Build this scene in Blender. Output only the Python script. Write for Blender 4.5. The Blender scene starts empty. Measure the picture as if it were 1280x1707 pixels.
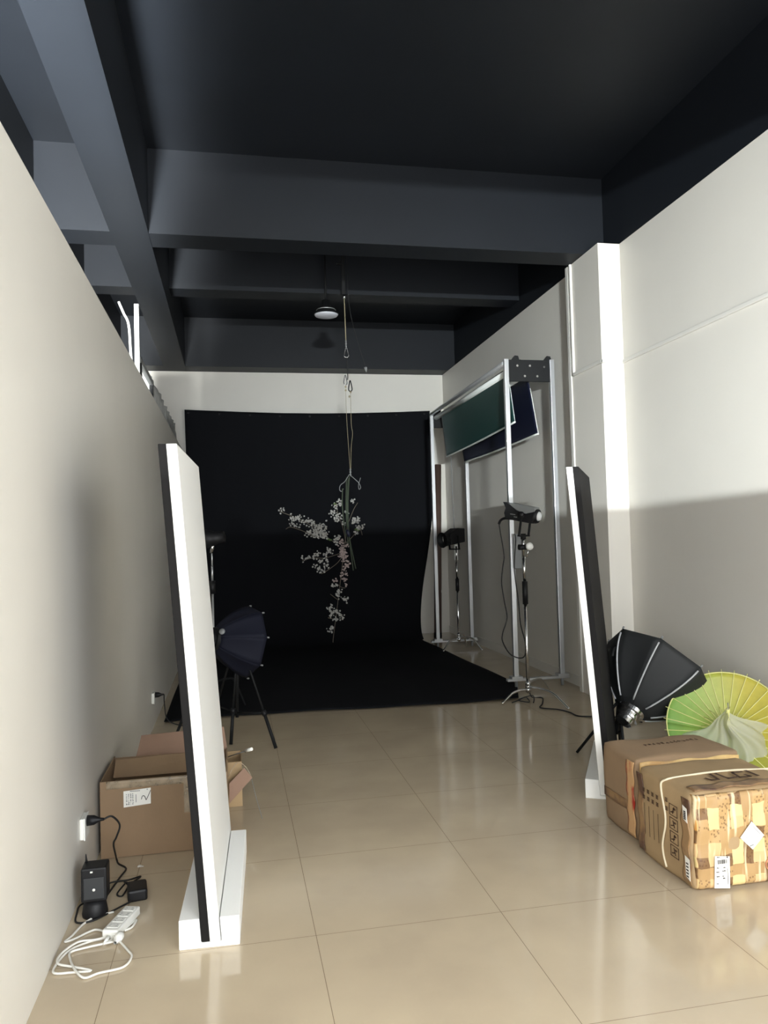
import bpy, math, random
from mathutils import Vector, Matrix
random.seed(7)
SC = bpy.context.scene
COL = SC.collection

# ------------------------------------------------------------------ camera
cd = bpy.data.cameras.new('camera'); cam = bpy.data.objects.new('camera', cd); COL.objects.link(cam)
cd.sensor_fit = 'VERTICAL'; cd.sensor_height = 36.0; cd.lens = 36.0 * 1277.0 / 1707.0
cd.clip_start = 0.05; cd.clip_end = 200
R3 = Matrix(((0.98086324, 0.02069365, -0.19359515), (-0.19272485, -0.03800749, -0.98051648), (-0.02764853, 0.99906316, -0.03329197)))
cam.matrix_world = Matrix.Translation((0, 0, 1.6)) @ R3.to_4x4()
SC.camera = cam

# ------------------------------------------------------------------ world, daylight, added fill, exposure
W = bpy.data.worlds.new('sky'); SC.world = W; W.use_nodes = True
W.node_tree.nodes['Background'].inputs[0].default_value = (0.72, 0.85, 1.0, 1)
W.node_tree.nodes['Background'].inputs[1].default_value = 0.35

def area(name, loc, target, sx, sy, power, col, spread=180):
    l = bpy.data.lights.new(name, 'AREA'); l.shape = 'RECTANGLE'; l.size = sx; l.size_y = sy
    l.energy = power; l.color = col; l.spread = math.radians(spread)
    o = bpy.data.objects.new(name, l); COL.objects.link(o); o.location = loc
    o.rotation_euler = (Vector(target) - Vector(loc)).to_track_quat('-Z', 'Y').to_euler()
    return o
area('doorway_daylight', (1.0, -0.95, 1.65), (1.0, 5, 1.65), 5.0, 3.2, 430, (0.95, 0.98, 1.0))
area('street_reflection', (-0.6, -7.0, 2.05), (3.9, 5.0, 2.1), 0.5, 0.05, 205, (0.91, 0.98, 1.0), 48)
area('left_ceiling_fill', (-1.2, 0.4, 1.0), (-1.05, 2.4, 4.5), 0.6, 2.2, 4300, (0.98, 1.0, 0.98))  # added fill lamp brightening the left ceiling, no known source there

SC.view_settings.view_transform = 'Standard'; SC.view_settings.look = 'None'
SC.view_settings.gamma = 1.0; SC.view_settings.use_curve_mapping = False
SC.view_settings.exposure = 0.0

# ------------------------------------------------------------------ helpers
def lin(r, g, b):
    def f(c):
        c /= 255.0
        return c / 12.92 if c <= 0.04045 else ((c + 0.055) / 1.055) ** 2.4
    return (f(r), f(g), f(b), 1.0)

def mat(name, rgb, rough=0.6, metal=0.0, spec=0.5, var=0.0, scale=6.0, bump=0.0, bscale=40.0, stretch=(1, 1, 1), alpha=1.0, trans=0.0):
    m = bpy.data.materials.new(name); m.use_nodes = True
    nt = m.node_tree; b = nt.nodes['Principled BSDF']
    c = lin(*rgb)
    b.inputs['Base Color'].default_value = c
    b.inputs['Roughness'].default_value = rough; b.inputs['Metallic'].default_value = metal
    b.inputs['Specular IOR Level'].default_value = spec
    b.inputs['Alpha'].default_value = alpha
    if trans: b.inputs['Transmission Weight'].default_value = trans
    if var or bump:
        tc = nt.nodes.new('ShaderNodeTexCoord'); mp = nt.nodes.new('ShaderNodeMapping')
        mp.inputs['Scale'].default_value = stretch
        nt.links.new(tc.outputs['Object'], mp.inputs['Vector'])
    if var:
        n = nt.nodes.new('ShaderNodeTexNoise'); n.inputs['Scale'].default_value = scale; n.inputs['Detail'].default_value = 5
        nt.links.new(mp.outputs[0], n.inputs['Vector'])
        r = nt.nodes.new('ShaderNodeValToRGB')
        r.color_ramp.elements[0].position = 0.3; r.color_ramp.elements[1].position = 0.7
        lo = 1 - var; hi = 1 + var
        r.color_ramp.elements[0].color = (c[0] * lo, c[1] * lo, c[2] * lo, 1)
        r.color_ramp.elements[1].color = (min(1, c[0] * hi), min(1, c[1] * hi), min(1, c[2] * hi), 1)
        nt.links.new(n.outputs['Fac'], r.inputs['Fac']); nt.links.new(r.outputs['Color'], b.inputs['Base Color'])
    if bump:
        n2 = nt.nodes.new('ShaderNodeTexNoise'); n2.inputs['Scale'].default_value = bscale; n2.inputs['Detail'].default_value = 4
        nt.links.new(mp.outputs[0], n2.inputs['Vector'])
        bp = nt.nodes.new('ShaderNodeBump'); bp.inputs['Strength'].default_value = bump; bp.inputs['Distance'].default_value = 0.01
        nt.links.new(n2.outputs['Fac'], bp.inputs['Height']); nt.links.new(bp.outputs['Normal'], b.inputs['Normal'])
    return m

OFF = {}
V = Vector
def catmull(p, sub=6, closed=False):
    p = [V(q) for q in p]; n = len(p); out = []
    rng = range(n if closed else n - 1)
    for i in rng:
        a = p[(i - 1) % n] if (closed or i > 0) else p[0]; b = p[i]; c = p[(i + 1) % n]
        d = p[(i + 2) % n] if (closed or i + 2 < n) else p[-1]
        for k in range(sub):
            t = k / sub
            out.append(0.5 * ((2 * b) + (c - a) * t + (2 * a - 5 * b + 4 * c - d) * t * t + (3 * b - a - 3 * c + d) * t ** 3))
    if not closed: out.append(p[-1])
    return out

class MB:
    def __init__(s): s.v = []; s.f = []; s.sm = []
    def add(s, vs, fs, smooth=False):
        o = len(s.v); s.v += [V(v) for v in vs]
        for f in fs: s.f.append([i + o for i in f]); s.sm.append(smooth)
        return s
    def box(s, lo, hi):
        (a, b, c), (d, e, f) = lo, hi
        return s.add([(a, b, c), (d, b, c), (d, e, c), (a, e, c), (a, b, f), (d, b, f), (d, e, f), (a, e, f)],
                     [(0, 3, 2, 1), (4, 5, 6, 7), (0, 1, 5, 4), (1, 2, 6, 5), (2, 3, 7, 6), (3, 0, 4, 7)])
    def hexa(s, p):  # 8 corners: bottom ring 0-3, top ring 4-7
        return s.add(p, [(0, 3, 2, 1), (4, 5, 6, 7), (0, 1, 5, 4), (1, 2, 6, 5), (2, 3, 7, 6), (3, 0, 4, 7)])
    def obox(s, c, size, x=(1, 0, 0), z=(0, 0, 1)):
        c = V(c); x = V(x).normalized(); z = V(z); z = (z - x * z.dot(x)).normalized(); y = z.cross(x)
        a, b, d = [q / 2 for q in size]
        P = lambda i, j, k: c + x * a * i + y * b * j + z * d * k
        return s.hexa([P(-1, -1, -1), P(1, -1, -1), P(1, 1, -1), P(-1, 1, -1), P(-1, -1, 1), P(1, -1, 1), P(1, 1, 1), P(-1, 1, 1)])
    def tube(s, pts, r, n=10, closed=False, smooth=True):
        pts = [V(p) for p in pts]; m = len(pts); R = r if isinstance(r, (list, tuple)) else [r] * m
        t0 = (pts[1] - pts[0]).normalized()
        u = t0.orthogonal().normalized(); vs = []; tp = t0
        for i, p in enumerate(pts):
            if closed: t = (pts[(i + 1) % m] - pts[i - 1])
            else: t = pts[min(i + 1, m - 1)] - pts[max(i - 1, 0)]
            t = t.normalized() if t.length > 1e-9 else tp
            u = tp.rotation_difference(t) @ u; u = (u - t * u.dot(t)).normalized(); tp = t
            w = t.cross(u)
            for k in range(n):
                a = 2 * math.pi * k / n; vs.append(p + (u * math.cos(a) + w * math.sin(a)) * R[i])
        fs = []
        for i in range(m if closed else m - 1):
            j = (i + 1) % m
            for k in range(n): fs.append((i * n + k, i * n + (k + 1) % n, j * n + (k + 1) % n, j * n + k))
        s.add(vs, fs, smooth)
        if not closed:
            o = len(s.v) - m * n
            s.f.append([o + k for k in range(n)][::-1]); s.sm.append(False)
            s.f.append([o + (m - 1) * n + k for k in range(n)]); s.sm.append(False)
        return s
    def cyl(s, a, b, r, r2=None, n=16): return s.tube([a, b], [r, r if r2 is None else r2], n)
    def lathe(s, base, axis, prof, n=32, smooth=True):  # prof: (radius, height)
        base = V(base); ax = V(axis).normalized(); u = ax.orthogonal().normalized(); w = ax.cross(u); vs = []; fs = []
        for r, h in prof:
            for k in range(n):
                a = 2 * math.pi * k / n; vs.append(base + ax * h + (u * math.cos(a) + w * math.sin(a)) * max(r, 1e-4))
        for i in range(len(prof) - 1):
            for k in range(n): fs.append((i * n + k, i * n + (k + 1) % n, (i + 1) * n + (k + 1) % n, (i + 1) * n + k))
        return s.add(vs, fs, smooth)
    def prism(s, poly, d):  # poly: 3-D loop, d: extrusion vector
        n = len(poly); d = V(d); p = [V(q) for q in poly]
        s.add(p + [q + d for q in p], [tuple(range(n))[::-1], tuple(range(n, 2 * n))] + [(i, (i + 1) % n, n + (i + 1) % n, n + i) for i in range(n)])
        return s
    def grid(s, fn, nu, nv, smooth=True):
        vs = [fn(i / nu, j / nv) for j in range(nv + 1) for i in range(nu + 1)]
        fs = [(j * (nu + 1) + i, j * (nu + 1) + i + 1, (j + 1) * (nu + 1) + i + 1, (j + 1) * (nu + 1) + i) for j in range(nv) for i in range(nu)]
        return s.add(vs, fs, smooth)
    def build(s, name, m, parent=None, bevel=0.0, solid=0.0, sub=0):
        off = OFF.get(parent.name, V((0, 0, 0))) if parent else V((0, 0, 0))
        me = bpy.data.meshes.new(name)
        me.from_pydata([v - off for v in s.v], [], s.f)
        me.polygons.foreach_set('use_smooth', s.sm); me.materials.append(m); me.update()
        import bmesh
        bm = bmesh.new(); bm.from_mesh(me); bmesh.ops.recalc_face_normals(bm, faces=bm.faces); bm.to_mesh(me); bm.free()
        o = bpy.data.objects.new(name, me); COL.objects.link(o)
        if parent: o.parent = parent; OFF[o.name] = off
        if solid:
            q = o.modifiers.new('s', 'SOLIDIFY'); q.thickness = solid; q.offset = 0
        if bevel:
            q = o.modifiers.new('b', 'BEVEL'); q.width = bevel; q.segments = 2; q.limit_method = 'ANGLE'
        if sub:
            q = o.modifiers.new('u', 'SUBSURF'); q.levels = sub; q.render_levels = sub
        return o

def tag(o, label, cat, group=None):
    o['label'] = label; o['category'] = cat
    if group: o['group'] = group
    return o
def thing(name, label, cat, loc, group=None):
    o = bpy.data.objects.new(name, None); COL.objects.link(o); o.location = loc; o.empty_display_size = 0.1
    OFF[o.name] = V(loc); return tag(o, label, cat, group)
def struct(name, mb, m, bevel=0.0):
    o = mb.build(name, m, None, bevel); o['kind'] = 'structure'; return o
def lab(o, t): o['label'] = t; return o

# ------------------------------------------------------------------ materials
M = {}
M['wall'] = mat('white_wall_paint', (226, 222, 213), 0.42, var=0.02, scale=1.5, bump=0.03, bscale=25)
M['black_paint'] = mat('blue_black_ceiling_paint', (19, 23, 29), 0.55, spec=0.35, var=0.12, scale=1.2, bump=0.05, bscale=8)
M['trim'] = mat('white_trim_paint', (224, 221, 214), 0.4)
M['pave'] = mat('concrete_paving', (150, 146, 138), 0.9, var=0.1)
M['foam'] = mat('white_foam', (246, 246, 243), 0.75, bump=0.05, bscale=120)
M['foam_face'] = mat('white_board_face', (236, 236, 233), 0.6)
M['black_board'] = mat('black_board_face', (22, 21, 21), 0.8, spec=0.2, var=0.1)
M['cloth'] = mat('black_muslin', (23, 24, 27), 0.95, spec=0.1, bump=0.3, bscale=6, stretch=(1, 1, 0.2))
M['alu'] = mat('brushed_aluminium', (205, 207, 208), 0.38, metal=0.75, var=0.04, scale=20, stretch=(1, 1, 0.1))
M['chrome'] = mat('chrome', (222, 222, 222), 0.18, metal=1.0)
M['black_metal'] = mat('black_powder_coat', (22, 23, 24), 0.6, spec=0.25)
M['black_plastic'] = mat('black_plastic', (22, 22, 24), 0.5, spec=0.3, bump=0.05, bscale=200)
M['grey_plastic'] = mat('grey_plastic', (124, 126, 126), 0.5)
M['white_plastic'] = mat('white_plastic', (232, 232, 226), 0.4)
M['rubber'] = mat('black_cable_rubber', (22, 22, 22), 0.6)
M['white_cable'] = mat('white_cable_sheath', (226, 224, 216), 0.5)
M['green'] = mat('dark_green_vinyl', (22, 62, 58), 0.5)
M['navy'] = mat('navy_vinyl', (20, 24, 46), 0.5)
M['whitebar'] = mat('white_edge_bar', (228, 232, 228), 0.4)
M['card'] = mat('brown_cardboard', (144, 119, 92), 0.8, var=0.07, scale=5, bump=0.06, bscale=60)
M['card2'] = mat('tan_cardboard', (164, 138, 102), 0.75, var=0.1, scale=4, bump=0.08, bscale=30)
M['card_dark'] = mat('cardboard_inside', (142, 114, 96), 0.85, var=0.06)
M['clear_tape'] = mat('packing_tape', (190, 172, 146), 0.2, var=0.2, scale=25, alpha=0.5)
M['paper'] = mat('white_label_paper', (240, 238, 230), 0.5)
M['ink'] = mat('black_ink', (38, 32, 30), 0.7)
M['brown_ink'] = mat('brown_print', (74, 52, 36), 0.8)
M['softbox'] = mat('softbox_fabric', (30, 32, 33), 0.7, bump=0.08, bscale=12)
M['softbox_blue'] = mat('navy_softbox_fabric', (24, 26, 38), 0.7, spec=0.15)
M['piping'] = mat('grey_rod_piping', (176, 178, 180), 0.4)
M['blossom'] = mat('white_silk_petals', (150, 149, 144), 0.7, var=0.06, scale=30)
M['pink'] = mat('pale_pink_silk_petals', (150, 135, 131), 0.7, var=0.08, scale=30)
M['stem'] = mat('dark_green_stem', (52, 62, 46), 0.7)
M['twig'] = mat('brown_grey_twig', (88, 80, 70), 0.8)
M['leaf'] = mat('silk_leaf', (66, 84, 42), 0.7)
M['cord'] = mat('tan_cord', (150, 140, 112), 0.7)
M['bamboo'] = mat('pale_bamboo', (228, 226, 150), 0.5)
M['diffuser'] = mat('frosted_lamp_disc', (214, 216, 224), 0.4)
M['rust'] = mat('brown_wrap', (84, 66, 58), 0.6, var=0.1)
M['strap'] = mat('white_strap', (216, 204, 176), 0.4)
M['bundle'] = mat('grey_plastic_sheet', (186, 188, 186), 0.3, var=0.3, scale=7, bump=0.5, bscale=9)
M['bulb'] = mat('frosted_glass_front', (225, 228, 228), 0.25)

def floor_material():
    m = bpy.data.materials.new('glazed_floor_tile'); m.use_nodes = True; nt = m.node_tree; b = nt.nodes['Principled BSDF']
    tc = nt.nodes.new('ShaderNodeTexCoord'); sp = nt.nodes.new('ShaderNodeSeparateXYZ'); nt.links.new(tc.outputs['Object'], sp.inputs[0])
    def line(sock, off, step, w):
        a = nt.nodes.new('ShaderNodeMath'); a.operation = 'SUBTRACT'; a.inputs[1].default_value = off - 40 * step - w / 2; nt.links.new(sock, a.inputs[0])
        d = nt.nodes.new('ShaderNodeMath'); d.operation = 'MODULO'; d.inputs[1].default_value = step; nt.links.new(a.outputs[0], d.inputs[0])
        c = nt.nodes.new('ShaderNodeMath'); c.operation = 'LESS_THAN'; c.inputs[1].default_value = w; nt.links.new(d.outputs[0], c.inputs[0])
        return c.outputs[0]
    mx = nt.nodes.new('ShaderNodeMath'); mx.operation = 'MAXIMUM'
    nt.links.new(line(sp.outputs[0], 0.295, 0.785, 0.0024), mx.inputs[0]); nt.links.new(line(sp.outputs[1], 3.155, 0.777, 0.0024), mx.inputs[1])
    n = nt.nodes.new('ShaderNodeTexNoise'); n.inputs['Scale'].default_value = 2.2; n.inputs['Detail'].default_value = 6; nt.links.new(tc.outputs['Object'], n.inputs['Vector'])
    r = nt.nodes.new('ShaderNodeValToRGB'); r.color_ramp.elements[0].color = lin(190, 174, 150); r.color_ramp.elements[1].color = lin(200, 184, 158)
    r.color_ramp.elements[0].position = 0.35; r.color_ramp.elements[1].position = 0.65
    nt.links.new(n.outputs['Fac'], r.inputs['Fac'])
    mix = nt.nodes.new('ShaderNodeMixRGB'); mix.inputs['Color2'].default_value = lin(132, 116, 96)
    nt.links.new(mx.outputs[0], mix.inputs['Fac']); nt.links.new(r.outputs['Color'], mix.inputs['Color1']); nt.links.new(mix.outputs[0], b.inputs['Base Color'])
    b.inputs['Roughness'].default_value = 0.10; b.inputs['Specular IOR Level'].default_value = 0.5
    n2 = nt.nodes.new('ShaderNodeTexNoise'); n2.inputs['Scale'].default_value = 9; nt.links.new(tc.outputs['Object'], n2.inputs['Vector'])
    bp = nt.nodes.new('ShaderNodeBump'); bp.inputs['Strength'].default_value = 0.008; bp.inputs['Distance'].default_value = 0.01
    nt.links.new(n2.outputs['Fac'], bp.inputs['Height']); nt.links.new(bp.outputs['Normal'], b.inputs['Normal'])
    return m
M['floor'] = floor_material()

def plaid_material():
    """plaid printed wrapping tape: pale yellow checks, tan bands, dark brown printed patches"""
    m = bpy.data.materials.new('plaid_wrapping_tape'); m.use_nodes = True; nt = m.node_tree; b = nt.nodes['Principled BSDF']
    tc = nt.nodes.new('ShaderNodeTexCoord'); sp = nt.nodes.new('ShaderNodeSeparateXYZ'); nt.links.new(tc.outputs['Object'], sp.inputs[0])
    def math_(op, a, v=None):
        q = nt.nodes.new('ShaderNodeMath'); q.operation = op
        if hasattr(a, 'node'): nt.links.new(a, q.inputs[0])
        else: q.inputs[0].default_value = a
        if v is not None:
            if hasattr(v, 'node'): nt.links.new(v, q.inputs[1])
            else: q.inputs[1].default_value = v
        return q.outputs[0]
    def wn(sock, k, off):
        w = nt.nodes.new('ShaderNodeTexWhiteNoise'); w.noise_dimensions = '1D'
        nt.links.new(math_('ADD', math_('FLOOR', math_('MULTIPLY', sock, k)), off), w.inputs['W']); return w.outputs['Value']
    nd = nt.nodes.new('ShaderNodeTexNoise'); nd.inputs['Scale'].default_value = 9; nt.links.new(tc.outputs['Object'], nd.inputs['Vector'])
    wob = math_('MULTIPLY', math_('SUBTRACT', nd.outputs['Fac'], 0.5), 0.035)
    x = math_('ADD', sp.outputs[0], wob); z = math_('ADD', sp.outputs[2], wob)
    cu = math_('GREATER_THAN', math_('FRACT', math_('MULTIPLY', x, 9.0)), 0.52)
    cv = math_('GREATER_THAN', math_('FRACT', math_('ADD', math_('MULTIPLY', z, 6.4), 0.3)), 0.66)
    w1 = wn(x, 9.0, 3.3); w2 = wn(z, 6.4, 8.1)
    cell = nt.nodes.new('ShaderNodeTexWhiteNoise'); cell.noise_dimensions = '2D'
    cx_ = nt.nodes.new('ShaderNodeCombineXYZ'); nt.links.new(math_('FLOOR', math_('MULTIPLY', x, 18.0)), cx_.inputs[0]); nt.links.new(math_('FLOOR', math_('MULTIPLY', z, 19.0)), cx_.inputs[1])
    nt.links.new(cx_.outputs[0], cell.inputs['Vector'])
    band = math_('MAXIMUM', cu, cv); both = math_('MULTIPLY', band, math_('GREATER_THAN', cell.outputs['Value'], 0.62))
    r1 = nt.nodes.new('ShaderNodeValToRGB'); r1.color_ramp.interpolation = 'CONSTANT'
    r1.color_ramp.elements[0].color = lin(214, 192, 136); r1.color_ramp.elements[1].position = 0.5; r1.color_ramp.elements[1].color = lin(206, 172, 126)
    e_ = r1.color_ramp.elements.new(0.86); e_.color = lin(190, 138, 74)
    nt.links.new(cell.outputs['Value'], r1.inputs['Fac'])
    r2 = nt.nodes.new('ShaderNodeValToRGB'); r2.color_ramp.elements[0].color = lin(166, 134, 92); r2.color_ramp.elements[1].color = lin(190, 156, 106)
    nt.links.new(cell.outputs['Value'], r2.inputs['Fac'])
    mix = nt.nodes.new('ShaderNodeMixRGB'); nt.links.new(band, mix.inputs['Fac']); nt.links.new(r1.outputs[0], mix.inputs['Color1']); nt.links.new(r2.outputs[0], mix.inputs['Color2'])
    mix2 = nt.nodes.new('ShaderNodeMixRGB'); mix2.inputs['Color2'].default_value = lin(104, 74, 50)
    nt.links.new(math_('MULTIPLY', both, 0.85), mix2.inputs['Fac']); nt.links.new(mix.outputs[0], mix2.inputs['Color1'])
    # small dark print, only inside the bands
    vo = nt.nodes.new('ShaderNodeTexVoronoi'); vo.distance = 'CHEBYCHEV'; vo.inputs['Scale'].default_value = 75; nt.links.new(tc.outputs['Object'], vo.inputs['Vector'])
    pr = math_('MULTIPLY', math_('MULTIPLY', math_('LESS_THAN', vo.outputs['Distance'], 0.3), band), math_('GREATER_THAN', cell.outputs['Value'], 0.35))
    mix3 = nt.nodes.new('ShaderNodeMixRGB'); mix3.inputs['Color2'].default_value = lin(92, 62, 40)
    nt.links.new(math_('MULTIPLY', pr, 0.6), mix3.inputs['Fac']); nt.links.new(mix2.outputs[0], mix3.inputs['Color1'])
    # vertical film creases, their whitish gloss painted into the colour
    mp = nt.nodes.new('ShaderNodeMapping'); mp.inputs['Scale'].default_value = (60, 1, 4); nt.links.new(tc.outputs['Object'], mp.inputs[0])
    n = nt.nodes.new('ShaderNodeTexNoise'); n.inputs['Scale'].default_value = 1.0; nt.links.new(mp.outputs[0], n.inputs['Vector'])
    cr = nt.nodes.new('ShaderNodeValToRGB'); cr.color_ramp.elements[0].position = 0.58; cr.color_ramp.elements[1].position = 0.68
    nt.links.new(n.outputs['Fac'], cr.inputs['Fac'])
    mix4 = nt.nodes.new('ShaderNodeMixRGB'); mix4.inputs['Color2'].default_value = lin(226, 212, 176)
    nt.links.new(math_('MULTIPLY', cr.outputs[0], 0.7), mix4.inputs['Fac']); nt.links.new(mix3.outputs[0], mix4.inputs['Color1'])
    nt.links.new(mix4.outputs[0], b.inputs['Base Color']); b.inputs['Roughness'].default_value = 0.3
    bp = nt.nodes.new('ShaderNodeBump'); bp.inputs['Strength'].default_value = 0.4; bp.inputs['Distance'].default_value = 0.004
    nt.links.new(n.outputs['Fac'], bp.inputs['Height']); nt.links.new(bp.outputs[0], b.inputs['Normal'])
    return m
M['plaid'] = plaid_material()

def blotch(name, a, c, scale, lo=0.45, hi=0.55, rough=0.5, stretch=(1, 1, 1)):
    m = bpy.data.materials.new(name); m.use_nodes = True; nt = m.node_tree; b = nt.nodes['Principled BSDF']
    tc = nt.nodes.new('ShaderNodeTexCoord'); mp = nt.nodes.new('ShaderNodeMapping'); mp.inputs['Scale'].default_value = stretch
    nt.links.new(tc.outputs['Object'], mp.inputs[0])
    n = nt.nodes.new('ShaderNodeTexNoise'); n.inputs['Scale'].default_value = scale; n.inputs['Detail'].default_value = 6
    nt.links.new(mp.outputs[0], n.inputs['Vector'])
    r = nt.nodes.new('ShaderNodeValToRGB'); r.color_ramp.elements[0].position = lo; r.color_ramp.elements[1].position = hi
    r.color_ramp.elements[0].color = lin(*a); r.color_ramp.elements[1].color = lin(*c)
    nt.links.new(n.outputs['Fac'], r.inputs['Fac']); nt.links.new(r.outputs[0], b.inputs['Base Color']); b.inputs['Roughness'].default_value = rough
    return m
M['red_tape'] = blotch('red_printed_tape', (204, 162, 116), (168, 44, 30), 16, 0.5, 0.62, 0.35, (1, 1, 0.5))
M['yellow_tape'] = blotch('yellow_printed_tape', (222, 190, 128), (190, 150, 96), 9, 0.4, 0.65, 0.35)
M['stained_tape'] = blotch('brown_smudged_tape', (150, 118, 82), (88, 62, 48), 9, 0.42, 0.6, 0.4)
M['brick'] = blotch('dirty_plaster', (196, 192, 180), (120, 118, 112), 5, 0.4, 0.6, 0.7)

def parasol_material():
    m = bpy.data.materials.new('oiled_paper_green_to_yellow'); m.use_nodes = True; nt = m.node_tree; b = nt.nodes['Principled BSDF']
    tc = nt.nodes.new('ShaderNodeTexCoord'); sp = nt.nodes.new('ShaderNodeSeparateXYZ'); nt.links.new(tc.outputs['Object'], sp.inputs[0])
    a = nt.nodes.new('ShaderNodeMapRange'); a.inputs['From Min'].default_value = -0.42; a.inputs['From Max'].default_value = 0.2; nt.links.new(sp.outputs[0], a.inputs['Value'])
    r = nt.nodes.new('ShaderNodeValToRGB'); r.color_ramp.elements[0].color = lin(132, 192, 104); r.color_ramp.elements[1].color = lin(226, 214, 96)
    e = r.color_ramp.elements.new(0.5); e.color = lin(172, 206, 100)
    nt.links.new(a.outputs[0], r.inputs['Fac'])
    n = nt.nodes.new('ShaderNodeTexNoise'); n.inputs['Scale'].default_value = 22; n.inputs['Detail'].default_value = 6; nt.links.new(tc.outputs['Object'], n.inputs['Vector'])
    mx = nt.nodes.new('ShaderNodeMixRGB'); mx.blend_type = 'MULTIPLY'; mx.inputs['Fac'].default_value = 0.22
    nt.links.new(r.outputs[0], mx.inputs['Color1']); nt.links.new(n.outputs['Fac'], mx.inputs['Color2'])
    nt.links.new(mx.outputs[0], b.inputs['Base Color']); b.inputs['Roughness'].default_value = 0.4
    tr = nt.nodes.new('ShaderNodeBsdfTranslucent'); nt.links.new(mx.outputs[0], tr.inputs['Color'])
    ms = nt.nodes.new('ShaderNodeMixShader'); ms.inputs[0].default_value = 0.35
    nt.links.new(b.outputs[0], ms.inputs[1]); nt.links.new(tr.outputs[0], ms.inputs[2]); nt.links.new(ms.outputs[0], nt.nodes['Material Output'].inputs[0])
    return m
M['parasol'] = parasol_material()
M['film'] = mat('milky_plastic_film', (226, 228, 216), 0.25, alpha=0.42, bump=0.6, bscale=14)

# ------------------------------------------------------------------ the room
XL, XR, YB, ZC, ZP = -1.6, 3.62, 12.35, 5.06, 4.30
struct('floor', MB().box((XL, -0.9, -0.12), (XR, YB, 0)), M['floor'])
struct('ceiling', MB().box((XL - .2, -0.9, ZC), (XR + .3, YB + .2, ZC + 0.15)), M['black_paint'])
struct('wall_left', MB().box((-0.79, -0.9, 0), (-0.717, YB, 2.99)), M['wall'])
struct('wall_left_rear', MB().box((XL - 0.15, -0.9, 0), (XL, YB, ZC)), M['black_paint'])
struct('wall_back', MB().box((XL, YB, 0), (XR, YB + 0.15, ZP)), M['wall'])
struct('wall_back_upper', MB().box((XL, YB, ZP), (XR, YB + 0.15, ZC)), M['black_paint'])
struct('wall_right', MB().box((XR, -0.9, 0), (XR + 0.2, 6.55, ZP)), M['wall'])
struct('wall_right_upper', MB().box((XR, -0.9, ZP), (XR + 0.2, YB, ZC)), M['black_paint'])
struct('wall_right_column', MB().box((3.40, 6.55, 0), (XR + 0.2, 7.20, ZP)), M['wall'])
struct('wall_right_far', MB().box((3.50, 7.20, 0), (XR + 0.2, YB, ZP)), M['wall'])
struct('wall_front', MB().box((XL - .15, -1.1, 3.3), (XR + .2, -0.9, ZC)), M['black_paint'])
struct('ceiling_beam_long', MB().box((-0.99, -0.9, ZP), (-0.67, YB, ZC)), M['black_paint'])
struct('ceiling_beam_cross', MB().box((XL, 6.85, ZP + .006), (XR, 7.17, ZC)), M['black_paint'])
struct('ceiling_beam_middle', MB().box((XL, 9.1, 4.56), (XR, 9.4, ZC)), M['black_paint'])
struct('ceiling_beam_back', MB().box((XL, 12.0, ZP + .006), (XR, YB, ZC)), M['black_paint'])
struct('ground_outside', MB().box((-14, -30, -0.14), (16, -0.9, -0.02)), M['pave'])
struct('light_blocker_outside', MB().box((-9, -2.2, -0.02), (12, -2.0, 1.965)), M['pave'])  # unseen slab added to cut the street lamp and shade the lower right wall
struct('baseboard_right', MB().box((3.488, 7.2, 0), (3.5, YB, 0.11)), M['trim'])
# conduit moulding along the right wall, round the column and up to the dark band
tm = MB()
tm.box((3.595, -0.9, 3.165), (3.62, 6.55, 3.20)); tm.box((3.375, 6.525, 3.165), (3.62, 6.55, 3.20))
tm.box((3.375, 6.525, 3.165), (3.40, 7.14, 3.20)); tm.box((3.375, 7.11, 3.165), (3.40, 7.14, ZP))
struct('trim_1', tm, M['trim'], 0.006)
struct('trim_2', MB().box((3.384, 7.18, 0), (3.40, 7.24, ZP)), M['trim'], 0.006)

# ------------------------------------------------------------------ black backdrop sweep
def backdrop():
    t = thing('fabric_backdrop', 'large black fabric backdrop hung on the back wall and sweeping across the floor', 'backdrop', (1.2, 12.0, 0))
    # down the wall, round the bend, out over the floor
    prof = [(12.14, 3.66 - 2.66 * i / 26) for i in range(27)]
    prof += [(12.14 - 0.75 * (1 - math.cos(a)), 1.0 - 0.988 * math.sin(a)) for a in [math.pi / 2 * k / 14 for k in range(1, 15)]]
    ys = prof[-1][0]
    prof += [(ys - (ys - 7.12) * k / 22, 0.012) for k in range(1, 23)]
    n = len(prof) - 1
    def fn(u, v):
        i = v * n; k = min(int(i), n - 1); w = i - k
        y = prof[k][0] * (1 - w) + prof[k + 1][0] * w; z = prof[k][1] * (1 - w) + prof[k + 1][1] * w
        if z > 0.02:
            s = min(1.0, z / 3.66)
            xl = -0.70 + 0.06 * (1 - s); xr = 3.21 - 0.42 * max(0, 0.55 - s) ** 1.2 / 0.55
            x = xl + (xr - xl) * u
            y += 0.03 * math.sin(u * 38) * (0.4 + 0.6 * s) * min(1, (3.7 - z) * 2)
            z += -0.05 * math.sin(math.pi * u) * s if z > 2.5 else 0
        else:
            q = (12.14 - y) / 5.0
            xl = -0.64; xr = 2.79 + 0.14 * q - 0.25 * max(0, q - 0.88) / 0.12
            x = xl + (xr - xl) * u
            if q > 0.9: y += 0.06 * math.sin(u * 5 + 0.5) * (q - 0.9) / 0.1
            z += 0.004 * (1 + math.sin(x * 7 + y * 3))
        return (x, y, z)
    MB().grid(fn, 70, n * 2).build('cloth', M['cloth'], t, solid=0.004)
    for k in range(9): MB().box((-0.66 + .47 * k, 12.13, 3.60 - .05 * math.sin(math.pi * (k + .1) / 8.2)), (-0.63 + .47 * k, 12.35, 3.625 - .05 * math.sin(math.pi * (k + .1) / 8.2))).build('clip', M['black_metal'], t)
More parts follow.
